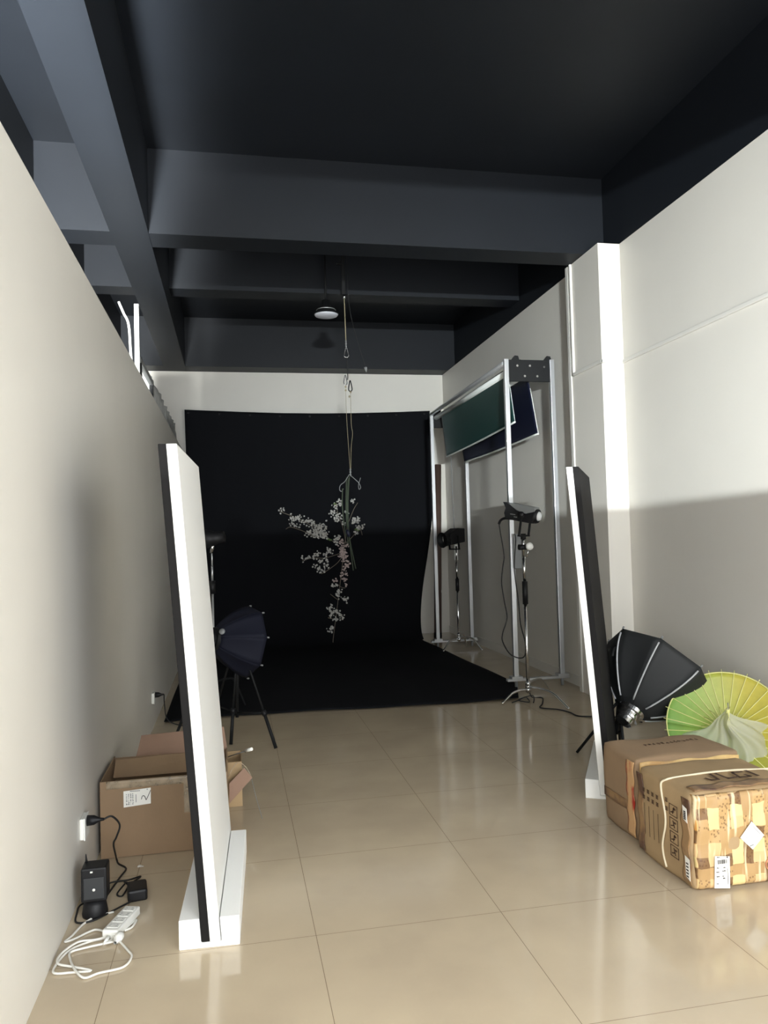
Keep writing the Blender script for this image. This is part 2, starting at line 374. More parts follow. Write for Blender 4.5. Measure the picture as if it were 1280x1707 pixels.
backdrop()

# ------------------------------------------------------------------ white foam boards in slotted bases
def foam_board(corner, ang, length, lean, ylab, blab, base_len):
    """corner: floor point of the base's near left corner; ang: direction the board runs in"""
    c = V(corner); d = V((math.sin(ang), math.cos(ang), 0)); n = V((math.cos(ang), -math.sin(ang), 0)); up = V((0, 0, 1))
    P = lambda a, b, h: c + n * a + d * b + up * h
    b = thing('board_base', blab, 'board base', tuple(P(0.118, 0, 0)))
    prof = [(0, 0), (0.236, 0), (0.236, 0.115), (0.1585, 0.115), (0.165, 0.022), (0.086, 0.022), (0.080, 0.115), (0, 0.115)]
    MB().prism([P(a, 0, h) for a, h in prof], d * base_len).build('foam_block', M['foam'], b, 0.004)
    t = thing('reflector_board', ylab, 'reflector board', tuple(P(0.12, 0, 0.024)))
    def slab(a0, a1, name, m):
        q = lambda a, bb, h: P(a - lean * h / 2.0, bb, h)
        MB().hexa([q(a0, -0.002, 0.025), q(a1, -0.002, 0.025), q(a1, length, 0.025), q(a0, length, 0.025),
                   q(a0, -0.002, 2.0), q(a1, -0.002, 2.0), q(a1, length, 2.0), q(a0, length, 2.0)]).build(name, m, t, 0.003)
    return slab, t
slab, t = foam_board((-0.243, 3.17, 0), 0.045, 0.97, 0.135, 'tall white foam board with black backing leaning left on the near white base', 'near white foam block base with a slot under the left board', 0.92)
slab(0.089, 0.121, 'black_backing', M['black_board']); slab(0.121, 0.163, 'white_panel', M['foam_face'])
slab, t = foam_board((2.046, 4.35, 0), 0.519, 1.0, 0.135, 'tall board with white front edge and black side beside the cardboard parcels', 'white foam block base under the right board beside the parcels', 0.905)
slab(0.089, 0.127, 'white_panel', M['foam']); slab(0.127, 0.163, 'black_backing', M['black_board'])

# ------------------------------------------------------------------ backdrop roller stand on the right
FX, RX, NY, FY = 2.85, 3.36, 7.6, 10.7
st = thing('backdrop_roller_stand', 'aluminium frame stand with dark end plates carrying hung screens along the right wall', 'backdrop stand', (3.1, 9.15, 0))
for y, ztop in ((NY, 3.44), (FY, 3.40)):
    for x in (FX, RX):
        w = 0.024
        MB().box((x - w, y - w, 0.10), (x + w, y + w, ztop)).build('post', M['alu'], st, 0.003)
    pl = MB().box((FX - 0.0, y - 0.012, ztop - 0.235), (RX + 0.0, y + 0.012, ztop - 0.005)).build('end_plate', M['black_metal'], st, 0.004)
    hk = MB()
    for x in (FX + 0.10, RX - 0.05):
        hk = MB(); hk.prism([(x - .05, y - .015, ztop - .02), (x + .05, y - .015, ztop - .02), (x + .035, y - .015, ztop + .035), (x + .0, y - .015, ztop + .04)], (0, 0.03, 0)); hk.build('hook', M['black_metal'], pl)
    for bx, bz in ((0.12, -0.07), (0.26, -0.07), (0.42, -0.08), (0.20, -0.18), (0.34, -0.18)):
        MB().cyl((FX + bx, y - 0.012, ztop + bz), (FX + bx, y - 0.022, ztop + bz), 0.013, n=6).build('bolt', M['chrome'], pl)
    MB().box((FX - 0.10, y - 0.03, 0.075), (RX + 0.08, y + 0.03, 0.10)).build('base_bar', M['alu'], st, 0.003)
    for x in (FX, RX):
        MB().box((x - 0.06, y - 0.045, 0.10), (x + 0.06, y + 0.045, 0.125)).build('foot_plate', M['alu'], st, 0.003)
        MB().cyl((x, y, 0), (x, y, 0.078), 0.016).build('caster', M['grey_plastic'], st)
MB().cyl((FX - .01, NY + .02, 3.40), (FX - .01, FY - .02, 3.36), 0.026).build('top_rail', M['alu'], st)
lab(MB().cyl((3.02, NY + .02, 3.425), (3.02, FY - .02, 3.39), 0.02).build('top_rail', M['black_metal'], st), 'black rear top rail')
MB().tube([(3.09, 10.62, 3.30), (3.10, 10.6, 2.6), (3.11, 10.58, 1.47)], 0.004, 6).build('pull_chain', M['grey_plastic'], st)
MB().box((3.095, 10.56, 1.25), (3.145, 10.60, 1.47)).build('chain_weight', M['white_plastic'], st, 0.004)
MB().box((FX - 0.0, NY - 0.06, 1.24), (FX + 0.085, NY - 0.028, 1.60)).build('control_box', M['grey_plastic'], st, 0.006)

def screen(name, label, m, x, ztop, znear, zfar, ynear, yfar, dx):
    t = thing(name, label, 'roll-up screen', (x, 9.1, ztop))
    MB().cyl((x, NY + .015, ztop), (x, FY - .015, ztop - .02), 0.034, n=20).build('roll_tube', M['whitebar'], t)
    def fn(u, v):
        y = ynear + (yfar - ynear) * u
        zt = ztop - .02 * u; zb = znear + (zfar - znear) * u - 0.012 * math.sin(math.pi * u)
        return (x + dx * v, y, zt + (zb - zt) * v)
    MB().grid(fn, 40, 14).build('screen_sheet', m, t, solid=0.004)
    MB().tube([V(fn(k / 20, 1)) - V((0, 0, .006)) for k in range(21)], 0.011, 8).build('bottom_bar', M['whitebar'], t)
    MB().tube([V(fn(0, 0.25 + .75 * k / 10)) - V((0, .004, 0)) for k in range(11)], 0.004, 6).build('lit_edge', M['whitebar'], t)  # white line standing in for light caught on the sheet's near edge
screen('roll_up_screen', 'dark green roll-up screen hanging in front on the aluminium frame', M['green'], 2.915, 3.33, 2.80, 2.72, 7.72, 10.4, 0.06)
screen('roll_up_screen', 'navy roll-up screen hanging behind the dark green one', M['navy'], 3.135, 3.32, 2.675, 2.64, 7.72, 10.4, 0.10)

# ------------------------------------------------------------------ light stands
def c_stand(label, base, ztop, legs, sleeve, mm='chrome', hubz=0.16, lm=None, cr=1.0):
    x, y = base; t = thing('light_stand', label, 'light stand', (x, y, 0))
    s0, s1 = sleeve
    MB().cyl((x, y, hubz - 0.06), (x, y, s0), 0.0175 * cr).build('lower_column', M[mm], t)
    MB().cyl((x, y, s0), (x, y, s1), 0.026).build('grip_sleeve', M['black_plastic'], t)
    MB().cyl((x, y, s1), (x, y, s1 + (ztop - s1) * .5), 0.016 * cr).build('middle_column', M[mm], t)
    MB().cyl((x, y, s1 + (ztop - s1) * .5), (x, y, ztop), 0.012 * cr).build('upper_column', M[mm], t)
    for i, (lx, ly) in enumerate(legs):
        z = hubz + 0.03 * i - 0.03; d = V((lx - x, ly - y, 0)); k = 0.62
        pts = catmull([(x, y, z), (x + d.x * .35, y + d.y * .35, z + .005), (x + d.x * k, y + d.y * k, z - .012), (x + d.x * .8, y + d.y * .8, z * .55), (lx, ly, 0.012)], 6)
        MB().tube(pts, 0.012, 10).build('leg', M[lm or mm], t)
        MB().cyl((x, y, z - .022), (x, y, z + .022), 0.026).build('leg_collar', M[lm or mm], t)
    return t
near = c_stand('chrome stand with bent legs and black sleeve under the compact studio light', (2.752, 7.02), 1.60, [(2.44, 6.90), (2.93, 6.50), (3.10, 7.35)], (0.92, 1.14), hubz=0.13)
x, y = 2.752, 7.02
k = MB().cyl((x - .05, y, 1.47), (x + .03, y, 1.47), 0.028).build('clamp', M['black_plastic'], near)
MB().lathe((x + .045, y - .03, 1.475), (0, -1, 0.1), [(0.0, 0), (.036, 0), (.036, .02), (.012, .024), (0, .024)], 20).build('clamp_dial', M['white_plastic'], k)
MB().cyl((x + .045, y - .035, 1.47), (x + .012, y - .035, 1.37), 0.006).build('clamp_lever', M['chrome'], k)
far = c_stand('chrome stand with black sleeve in the far right corner behind the frame', (3.09, 10.45), 1.45, [(2.80, 10.25), (3.33, 10.15), (3.25, 10.6)], (0.82, 0.99), hubz=0.17)
lft = c_stand('thin light stand with chrome knob mostly hidden behind the left white board', (-0.20, 7.35), 1.52, [(-0.50, 6.55), (0.08, 7.6), (-0.5, 7.7)], (1.12, 1.24), 'alu', 0.30, 'black_metal', 0.6)
lab(lft, lft['label'])

def studio_light():
    t = thing('studio_light', 'compact black studio lamp head with grey top on the near chrome stand', 'studio light', (2.76, 7.02, 1.6))
    c = V((2.735, 6.99, 1.80)); ax = V((0.66, -0.73, -0.17)).normalized(); up = V((0, 0, 1)); up = (up - ax * up.dot(ax)).normalized(); sd = ax.cross(up)
    P = lambda a, b, h: c + ax * a * 1.08 + sd * b + up * h
    # body: side profile pushed through its width
    prof = [(-0.13, -0.075), (0.13, -0.085), (0.15, -0.05), (0.145, 0.03), (0.06, 0.0), (-0.03, 0.02), (-0.12, 0.075), (-0.175, 0.085), (-0.14, 0.03), (-0.15, -0.02)]
    MB().prism([P(a, -0.06, h) for a, h in prof], sd * 0.12).build('lamp_body', M['black_plastic'], t, 0.006)
    top = [(-0.12, 0.075), (-0.03, 0.02), (0.06, 0.0), (0.145, 0.03), (0.14, 0.072), (-0.10, 0.086)]
    MB().prism([P(a, -0.054, h) for a, h in top], sd * 0.108).build('heat_sink_cover', M['grey_plastic'], t, 0.005)
    MB().lathe(P(0.15, 0, -0.01), ax, [(.066, -.02), (.066, .012), (.05, .02)], 24).build('mount_ring', M['black_plastic'], t)
    MB().lathe(P(0.15, 0, -0.01), ax, [(.046, 0), (.044, .025), (.03, .042), (.0, .048)], 24).build('glass_dome', M['bulb'], t)
    # yoke
    yk = MB()
    for s in (-1, 1):
        yk.obox(P(0.045, s * 0.10, -0.105) , (0.012, 0.022, 0.22), sd, up)
    yk.obox(P(0.045, 0, -0.215), (0.212, 0.03, 0.014), sd, up)
    yk.build('yoke', M['black_metal'], t, 0.003)
    MB().lathe(P(0.045, 0.105, -0.01), sd, [(0, 0), (.03, 0), (.03, .02), (0, .022)], 18).build('tilt_knob', M['black_plastic'], t)
    MB().cyl((2.752, 7.02, 1.545), (2.752, 7.02, 1.60), 0.026).build('spigot_socket', M['black_plastic'], t)
    h = MB(); h.tube(catmull([P(-0.10, 0, -0.07), P(-0.16, 0, -0.075), P(-0.20, 0, -0.10), P(-0.215, 0, -0.14)], 5), 0.013, 8); h.build('rear_connector', M['black_plastic'], t)
    for i in range(2):
        MB().obox(P(-0.06 + .03 * i, 0.0605, -0.022 - .022 * i), (0.055 - .02 * i, 0.002, 0.008), ax, up).build('printed_mark', M['grey_plastic'], t)
studio_light()

def far_light():
    t = thing('studio_light', 'dark studio lamp head on the far stand in the back right corner', 'studio light', (3.06, 10.42, 1.45))
    c = V((3.02, 10.40, 1.58)); ax = V((-0.86, -0.4, -0.1)).normalized(); up = V((0, 0, 1)); up = (up - ax * up.dot(ax)).normalized(); sd = ax.cross(up)
    P = lambda a, b, h: c + ax * a + sd * b + up * h
    MB().prism([P(a, -.085, h) for a, h in [(-.16, -.09), (.10, -.10), (.10, .06), (-.05, .12), (-.18, .10)]], sd * .17).build('lamp_body', M['black_plastic'], t, 0.01)
    MB().lathe(P(.10, 0, -.02), ax, [(.09, 0), (.10, .08), (.11, .09), (.10, .09), (.08, .01)], 24).build('reflector', M['black_metal'], t)
    yk = MB()
    for s in (-1, 1): yk.obox(P(-.02, s * .10, -.08), (.03, .01, .2), sd, up)
    yk.obox(P(-.02, 0, -.175), (.21, .03, .014), sd, up); yk.build('yoke', M['black_metal'], t)
far_light()
def left_light():
    t = thing('studio_light', 'dark lamp head barely visible above the stand behind the left board', 'studio light', (-0.2, 7.35, 1.52))
    c = V((-0.15, 7.33, 1.64))
    MB().lathe(c, (-0.9, 0.3, -0.1), [(0, -.07), (.055, -.07), (.065, .02), (.09, .10), (.095, .10), (.085, .09), (.06, .03)], 24).build('lamp_body', M['black_plastic'], t)
    MB().cyl((-0.2, 7.35, 1.50), (-0.19, 7.345, 1.60), 0.018).build('bracket', M['chrome'], t)
left_light()

def cable(name, pts, r, m, label, cat='cable', sub=6):
    return tag(MB().tube(catmull(pts, sub), r, 8).build(name, m), label, cat)
cable('power_cable', [(2.567, 7.177, 1.705), (2.575, 7.17, 1.62), (2.598, 7.15, 1.397), (2.581, 7.15, 1.281), (2.564, 7.15, 1.135), (2.583, 7.15, 0.959), (2.607, 7.15, 0.782), (2.559, 7.15, 0.639), (2.556, 7.15, 0.551), (2.626, 7.15, 0.431), (2.723, 7.15, 0.385), (2.78, 7.15, 0.411), (2.785, 7.15, 0.54), (2.745, 7.15, 0.717), (2.73, 7.15, 0.953), (2.70, 7.15, 1.248), (2.72, 7.15, 1.49), (2.80, 7.35, 1.56), (2.86, 7.53, 1.60)], 0.006, M['rubber'], 'black cable looping down from the compact studio light in front of the frame')
cable('extension_cable', [(2.80, 7.15, 0.15), (2.82, 7.12, 0.01), (2.90, 7.05, 0.008), (2.80, 6.80, 0.008), (2.72, 6.652, 0.008), (2.839, 6.538, 0.008), (2.89, 6.398, 0.008), (2.905, 6.25, 0.008), (3.064, 6.176, 0.008), (3.20, 6.106, 0.008), (3.3, 5.896, 0.008)], 0.006, M['rubber'], 'black cable trailing over the floor from the chrome stand past the right board')
cable('cable_tangle', [(2.55, 6.93, 0.008), (2.66, 7.02, 0.01), (2.76, 7.12, 0.01), (2.71, 6.90, 0.01), (2.64, 7.0, 0.014), (2.84, 7.16, 0.012), (2.80, 7.0, 0.012), (2.74, 6.87, 0.008)], 0.005, M['rubber'], 'loose tangle of black cable on the floor under the chrome stand legs')

# brown wrapped roll leaning in the far right corner
t = thing('backdrop_roll', 'long brown wrapped roll leaning upright in the far right corner', 'roll', (3.2, 11.9, 0))
MB().cyl((3.13, 11.75, 0.0), (3.27, 11.98, 2.75), 0.06, n=20).build('wrapped_roll', M['rust'], t)
MB().cyl((3.128, 11.747, -0.0), (3.133, 11.755, 0.08), 0.064, n=20).build('end_cap', M['black_plastic'], t)
MB().cyl((3.17, 11.82, 0.70), (3.172, 11.823, 0.74), 0.064, n=20).build('tape_band', M['white_plastic'], t)

# ------------------------------------------------------------------ pendant lamp and hanging rig
t = thing('pendant_lamp', 'round flat pendant lamp with pale disc under the dark ceiling', 'lamp', (1.128, 8.9, 5.06))
c = V((1.128, 8.9, 4.21))
MB().lathe(c, (0, 0, 1), [(0, 0), (.08, .004), (.13, .018), (.142, .034), (.13, .044)], 36).build('diffuser_disc', M['diffuser'], t)
MB().lathe(c, (0, 0, 1), [(.146, .03), (.146, .05), (.11, .075), (.105, .10), (.06, .12), (.05, .20), (0, .21)], 36).build('lamp_housing', M['black_metal'], t)
MB().lathe(c, (0, 0, 1), [(.112, .083), (.116, .087), (.112, .091)], 36).build('trim_ring', M['alu'], t)
MB().cyl(c + V((0, 0, .2)), (1.128, 8.9, 5.06), 0.012).build('drop_rod', M['black_metal'], t)
MB().lathe((1.128, 8.9, 5.02), (0, 0, 1), [(0, 0), (.05, 0), (.05, .04)], 20).build('ceiling_cup', M['black_metal'], t)

def carabiner(mb, top, h, w, r=0.005):
    x, y, z = top
    mb.tube(catmull([(x, y, z), (x + w * .3, y, z - .1 * h), (x + w, y, z - .75 * h), (x + w * .6, y, z - h * .97), (x, y, z - h), (x - w * .6, y, z - h * .97), (x - w, y, z - .75 * h), (x - w * .3, y, z - .1 * h)], 5, True), r, 8, closed=True)
HX, HY = 1.282, 8.5
t = thing('hanging_rope', 'tan rope with steel carabiner hanging from a dark ceiling bracket', 'rope', (HX, HY, 5.06))
br = MB().box((HX - .05, HY - .04, 4.98), (HX + .05, HY + .04, 5.06)); br.box((HX - .022, HY - .012, 4.36), (HX + .022, HY + .012, 5.0)); br.box((HX - .07, HY - .02, 4.70), (HX + .01, HY + .02, 4.72))
br.build('ceiling_bracket', M['black_metal'], t, 0.004)
MB().lathe((HX + .005, HY, 4.31), (0, 0, 1), [(0, 0), (.012, .004), (.018, .03), (.014, .05), (0, .055)], 16).build('pulley_shackle', M['chrome'], t)
MB().tube(catmull([(HX + .005, HY, 4.31), (HX + .008, HY, 4.1), (HX + .012, HY, 3.84)], 4), 0.0055, 8).build('rope', M['cord'], t)
kn = MB()
kn.lathe((HX + .012, HY, 3.80), (0, 0, 1), [(.002, -.045), (.010, -.03), (.005, -.015), (.011, 0), (.005, .015), (.010, .03), (.002, .045)], 10)
kn.build('knot', M['grey_plastic'], t)
cb = MB(); carabiner(cb, (HX + .013, HY, 3.765), 0.12, 0.025); cb.build('carabiner', M['chrome'], t)
MB().tube(catmull([(HX + .013, HY, 3.65), (HX + .02, HY, 3.55), (HX + .022, HY, 3.42), (HX + .018, HY, 3.39)], 4), 0.005, 8).build('sling', M['rubber'], t)

t = thing('suspension_line', 'pair of thin cords with small clips holding up the blossom branch', 'cord', (HX + .02, HY, 3.4))
cb = MB(); carabiner(cb, (HX - .005, HY, 3.44), 0.11, 0.018, 0.006); cb.build('clip', M['chrome'], t)
cb = MB(); carabiner(cb, (HX + .048, HY, 3.38), 0.12, 0.02, 0.006); cb.build('clip', M['black_metal'], t)
for dx, z in ((-.005, 3.31), (-.005, 3.27), (.05, 3.25), (.035, 3.20)): MB().lathe((HX + dx, HY, z), (0, 0, 1), [(.002, -.016), (.012, 0), (.002, .016)], 10).build('knot', M['cord'], t)
for a in ([(HX - .005, HY, 3.33), (HX - .002, HY, 2.95), (HX + .012, HY, 2.6), (HX + .022, HY, 2.37)], [(HX + .05, HY, 3.26), (HX + .048, HY, 2.9), (HX + .06, HY, 2.78), (HX + .04, HY, 2.62), (HX + .03, HY, 2.37)]):
    MB().tube(catmull(a, 5), 0.0026, 6).build('thin_cord', M['cord'], t)
kn = MB()
kn.lathe((HX + .024, HY, 2.345), (0, 0, 1), [(.002, -.045), (.012, -.028), (.006, -.014), (.013, 0), (.006, .014), (.012, .028), (.002, .045)], 10)
kn.build('lower_knot', M['grey_plastic'], t)

t = thing('loose_wire', 'thin dark wire with a metal end hanging right of the carabiner', 'wire', (HX + .06, HY, 5.06))
MB().tube(catmull([(HX + .05, HY + .02, 5.06), (HX + .06, HY + .02, 4.3), (HX + .13, HY + .01, 3.9), (HX + .225, HY, 3.55)], 6), 0.003, 6).build('wire', M['rubber'], t)
MB().lathe((HX + .228, HY, 3.54), (0.15, 0, -1), [(.004, 0), (.018, .005), (.016, .03), (.006, .06), (0, .062)], 12).build('wire_end', M['grey_plastic'], t)

def blossoms():
    t = thing('blossom_branch', 'white artificial blossom branch with drooping twigs hanging before the black backdrop', 'flowers', (1.29, HY, 2.3))
    y = HY
    for a in ([(1.293, y, 2.30), (1.275, y, 2.1), (1.27, y + .02, 1.9), (1.275, y, 1.6), (1.31, y, 1.24)], [(1.285, y + .02, 2.28), (1.262, y + .02, 2.0), (1.262, y, 1.7), (1.335, y - .02, 1.26)], [(1.21, y - .02, 2.16), (1.205, y, 1.95), (1.235, y, 1.62)], [(1.265, y + .03, 2.29), (1.25, y + .03, 1.9), (1.26, y, 1.5)]):
        MB().tube(catmull(a, 5), 0.0065, 8).build('main_stem', M['stem'], t)
    h = MB(); h.tube(catmull([(1.293, y, 2.32), (1.24, y, 2.24), (1.19, y, 2.20), (1.178, y, 2.15), (1.20, y, 2.13), (1.222, y, 2.16)], 5), 0.004, 6)
    h.tube(catmull([(1.293, y, 2.32), (1.35, y, 2.27), (1.40, y, 2.22), (1.418, y, 2.17), (1.40, y, 2.15), (1.395, y, 2.20), (1.42, y, 2.28)], 5), 0.004, 6)
    lab(h.build('wire_hanger', M['grey_plastic'], t), 'bent grey wire hooks at the top')
    lab(MB().tube([(1.25, y, 1.70), (1.262, y, 1.66), (1.27, y, 1.62)], [.016, .024, .016], 10).build('tie_wrap', M['navy'], t), 'dark blue tie round the stems')
    twigs = [
        [(1.249, y, 1.72), (1.199, y, 1.385), (1.15, y, 1.053), (1.11, y, 0.788), (1.069, y, 0.525), (1.061, y, 0.452)],
        [(1.25, y, 1.56), (1.123, y, 1.555), (0.991, y - .05, 1.646), (0.826, y - .1, 1.763), (0.663, y - .12, 1.847), (0.493, y - .14, 1.916)],
        [(1.21, y, 1.45), (1.1, y - .04, 1.419), (0.98, y - .06, 1.391), (0.851, y - .1, 1.397), (0.731, y - .12, 1.374)],
        [(1.235, y, 1.55), (1.208, y + .02, 1.72), (1.16, y + .04, 1.88), (1.135, y + .05, 2.0)],
        [(1.244, y, 1.552), (1.342, y + .03, 1.65), (1.399, y + .05, 1.729), (1.43, y + .05, 1.634)],
        [(1.205, y, 1.42), (1.12, y - .06, 1.33), (1.0, y - .08, 1.25), (0.94, y - .08, 1.22)],
        [(1.13, y, 0.92), (1.09, y - .03, 0.95), (1.04, y - .04, 0.99)],
        [(1.12, y, 1.10), (1.17, y - .02, 1.06), (1.21, y - .03, 1.05)],
        [(1.09, y, 0.70), (1.05, y - .02, 0.72), (1.01, y - .03, 0.73)],
        [(0.991, y - .05, 1.646), (0.9, y - .12, 1.62), (0.78, y - .14, 1.68), (0.62, y - .15, 1.74), (0.56, y - .15, 1.72)],
        [(1.27, y, 1.78), (1.33, y, 1.92), (1.38, y, 2.0)]]
    for a in twigs: MB().tube(catmull(a, 5), 0.0035, 6).build('twig', M['twig'], t)
    rng = random.Random(3)
    def cluster(c, rad, count, m):
        mb = MB()
        for _ in range(int(count * 1.7)):
            p = V(c) + V((rng.gauss(0, rad), rng.gauss(0, rad * .8), rng.gauss(0, rad)))
            n = V((rng.uniform(-.8, .8), -1, rng.uniform(-.6, .8))).normalized(); u = n.orthogonal().normalized(); w = n.cross(u); s = rng.uniform(.006, .011)
            a0 = rng.uniform(0, 6)
            for k in range(5):
                a = a0 + k * 2 * math.pi / 5; e = u * math.cos(a) + w * math.sin(a); g = n.cross(e)
                mb.add([p, p + e * s * .7 + g * s * .55 + n * s * .3, p + e * s * 1.35 + n * s * .5, p + e * s * .7 - g * s * .55 + n * s * .3], [(0, 1, 2, 3)])
        mb.build('blossom_cluster', m, t)
    spots = []
    # upper left spray
    for k in range(17):
        u = rng.uniform(0, 1); x = 0.52 + 0.46 * u; z = 1.90 - 0.26 * u; sp_ = 0.015 + 0.075 * math.sin(math.pi * min(1, u * .75 + .1))
        spots.append((x, y - .12, z + rng.uniform(-sp_, sp_), .019, 6, 'blossom'))
    for k in range(10): spots.append((0.86 + .13 * rng.random(), y - .12, 1.62 + .13 * rng.random(), .02, 7, 'blossom'))
    # middle left spray
    for x, z in ((.745, 1.385), (.80, 1.40), (.87, 1.41), (.90, 1.45), (.93, 1.36), (.88, 1.31), (.95, 1.25), (.99, 1.30), (1.0, 1.37), (1.02, 1.48), (.99, 1.43), (1.05, 1.45), (.91, 1.27)): spots.append((x, y - .1, z, .015, 5, 'blossom'))
    # upper middle
    for x, z in ((1.17, 2.03), (1.19, 1.99), (1.12, 1.98), (1.13, 1.94), (1.10, 1.91), (1.08, 1.87), (1.15, 1.88), (1.16, 1.82), (1.12, 1.82), (1.20, 1.84), (1.22, 1.77), (1.25, 1.90)): spots.append((x, y + .03, z, .013, 5, 'blossom'))
    # right
    for x, z in ((1.33, 2.02), (1.34, 1.82), (1.36, 1.79), (1.39, 1.80), (1.33, 1.78), (1.38, 1.72), (1.42, 1.72), (1.35, 1.67)): spots.append((x, y + .04, z, .014, 6, 'blossom'))
    # dense middle
    for k in range(11): spots.append((1.19 + rng.gauss(0, .03), y - .02, 1.46 + rng.gauss(0, .07), .018, 7, 'pink'))
    for x, z in ((1.13, 1.60), (1.16, 1.62), (1.12, 1.55)): spots.append((x, y - .02, z, .016, 6, 'blossom'))
    for x, z in ((1.2, 1.26), (1.22, 1.22), (1.17, 1.2), (1.2, 1.14), (1.22, 1.10), (1.1, 1.14)): spots.append((x, y - .02, z, .014, 5, 'pink'))
    # the long hanging tail
    for x, z in ((1.09, 1.08), (1.14, 1.02), (1.13, .97), (1.19, .94), (1.23, .92), (1.05, .86), (1.03, .82), (1.06, .79), (1.11, .80), (1.04, .75), (1.17, .72), (1.14, .76), (1.10, .71), (1.05, .62), (1.03, .59)): spots.append((x, y - .03, z, .014, 6, 'blossom'))
    for (x, yy, z, r, n, m) in spots[:98]: cluster((x, yy, z), r, n, M[m])
    lf = MB()
    for p in ((1.0, y - .08, 1.60), (.96, y - .1, 1.63), (1.03, y - .06, 1.59), (1.36, y + .03, 1.69), (1.1, y, 1.99), (1.33, y, 1.7)):
        p = V(p); lf.add([p, p + V((.02, 0, .012)), p + V((.045, -.01, .002)), p + V((.02, -.01, -.012))], [(0, 1, 2, 3)])
    lf.build('leaves', M['leaf'], t, solid=0.001)
blossoms()

# ------------------------------------------------------------------ softboxes
def rod_dome(A, u, roll, R, D, r0, power=0.55):
    A = V(A); u = V(u).normalized(); e = u.cross(V((0, 0, 1))).normalized(); g = e.cross(u)
    def P(k, s):
        a = roll + k * math.pi / 4; rr = r0 + (R - r0) * (s ** power * .35 + .65 * math.sin(s * math.pi / 2)); return A + u * D * s + (e * math.cos(a) + g * math.sin(a)) * rr
    return P
def softbox(label, loc, A, u, roll, R, D, fabric, piping, ring_m):
    t = thing('softbox', label, 'softbox', loc)
    P = rod_dome(A, u, roll, R, D, 0.085)
    mb = MB()
    for k in range(8):
        def fn(a, s, k=k):
            p = P(k, s) * (1 - a) + P(k + 1, s) * a
            ax = V(A) + V(u).normalized() * D * s
            return p + (ax - p) * 0.07 * math.sin(math.pi * a) * math.sin(math.pi * min(1, s * 1.05)) 
        mb.grid(fn, 6, 12)
    mb.build('fabric_shell', fabric, t, solid=0.003)
    mb = MB()
    c = V(A) + V(u).normalized() * D * 0.93
    for k in range(8): mb.add([c, P(k, .93) * .985 + c * .015, P(k + 1, .93) * .985 + c * .015], [(0, 1, 2)])
    lab(mb.build('front_diffuser', M['foam_face'], t, solid=0.002), 'white front diffuser cloth')
    for k in range(8):
        pts = [P(k, .06 + .86 * i / 14) + (P(k, .06 + .86 * i / 14) - (V(A) + V(u).normalized() * D * (.06 + .86 * i / 14))).normalized() * .004 for i in range(15)]
        if piping: MB().tube(pts, 0.006, 8).build('rod_sleeve', piping, t)
        MB().lathe(P(k, 1.0), (P(k, 1) - P(k, .9)), [(0, 0), (.007, .0), (.007, .018), (0, .02)], 8).build('rod_tip', M['grey_plastic'], t)
    un = V(u).normalized()
    MB().lathe(V(A) - un * .055, un, [(0, -.05), (.056, -.05), (.060, -.046), (.060, -.012), (.078, -.010), (.080, .004), (.068, .008), (.068, .034), (.090, .038), (.093, .062), (.075, .068), (0, .07)], 36, False).build('speed_ring', ring_m, t)
    return t, P
sb, P = softbox('large black octagonal softbox with grey rod sleeves lying behind the parcels', (2.69, 4.95, 0.3), (2.691, 4.95, 0.347), (0.8634822, 0.29729479, 0.81323409), 0.205, 0.40, 0.40, M['softbox'], M['piping'], M['chrome'])
MB().tube(catmull([(2.60, 5.02, 0.72), (2.63, 5.04, 0.77), (2.70, 5.05, 0.80)], 4), 0.012, 8).build('tilt_lever', M['black_metal'], sb)
st2 = thing('light_stand', 'black tripod stand with splayed legs behind the right board', 'light stand', (2.60, 5.15, 0))
hub = V((2.66, 5.06, 0.42))
MB().cyl((2.64, 5.08, 0.16), hub, 0.013).build('column', M['black_metal'], st2)
MB().lathe(hub - V((0, 0, .03)), (0, 0, 1), [(0, 0), (.028, 0), (.028, .05), (0, .055)], 16).build('collar', M['black_plastic'], st2)
for lx, ly in ((2.40, 5.22), (2.62, 4.93), (2.78, 5.30)):
    MB().cyl(hub - V((0, 0, .02)), (lx, ly, 0.012), 0.010).build('leg', M['black_metal'], st2)
    MB().cyl((2.64, 5.08, 0.17), V((lx, ly, 0)) * .5 + V((hub.x, hub.y, 0)) * .5 + V((0, 0, .2)), 0.006).build('brace', M['black_metal'], st2)

# left: navy softbox on a tripod behind the left board
t2 = thing('light_stand', 'black tripod stand with spread legs under the navy softbox at left', 'light stand', (0.0, 6.25, 0))
hub = V((0.02, 6.28, 0.86))
for lx, ly in ((0.287, 5.975), (-0.052, 6.445 - .25), (-0.24, 6.55)):
    f = V((lx, ly, 0.012)); m = hub + (f - hub) * .70
    MB().cyl(hub, m, 0.008).build('leg_tube', M['black_metal'], t2)
    MB().cyl(m - (f - hub) * .02, f, 0.013).build('leg', M['black_metal'], t2)
    MB().cyl((0.0, 6.28, 0.235), m, 0.007).build('brace', M['black_metal'], t2)
    MB().lathe(m - (f - hub).normalized() * .02, f - hub, [(0, 0), (.019, 0), (.019, .04), (0, .042)], 12).build('leg_clamp', M['black_plastic'], t2)
MB().cyl((0.0, 6.28, 0.2), (0.02, 6.28, 0.95), 0.012).build('column', M['black_metal'], t2)
MB().lathe(hub - V((0, 0, .04)), (0, 0, 1), [(0, 0), (.03, 0), (.03, .07), (0, .075)], 16).build('collar', M['black_plastic'], t2)
sb2, P2 = softbox('navy black softbox on the tripod half hidden behind the left board', (0.0, 6.3, 0.85), (-0.16, 6.2, 0.84), (0.80, 0.42, -0.16), 0.2, 0.29, 0.30, M['softbox_blue'], None, M['black_metal'])
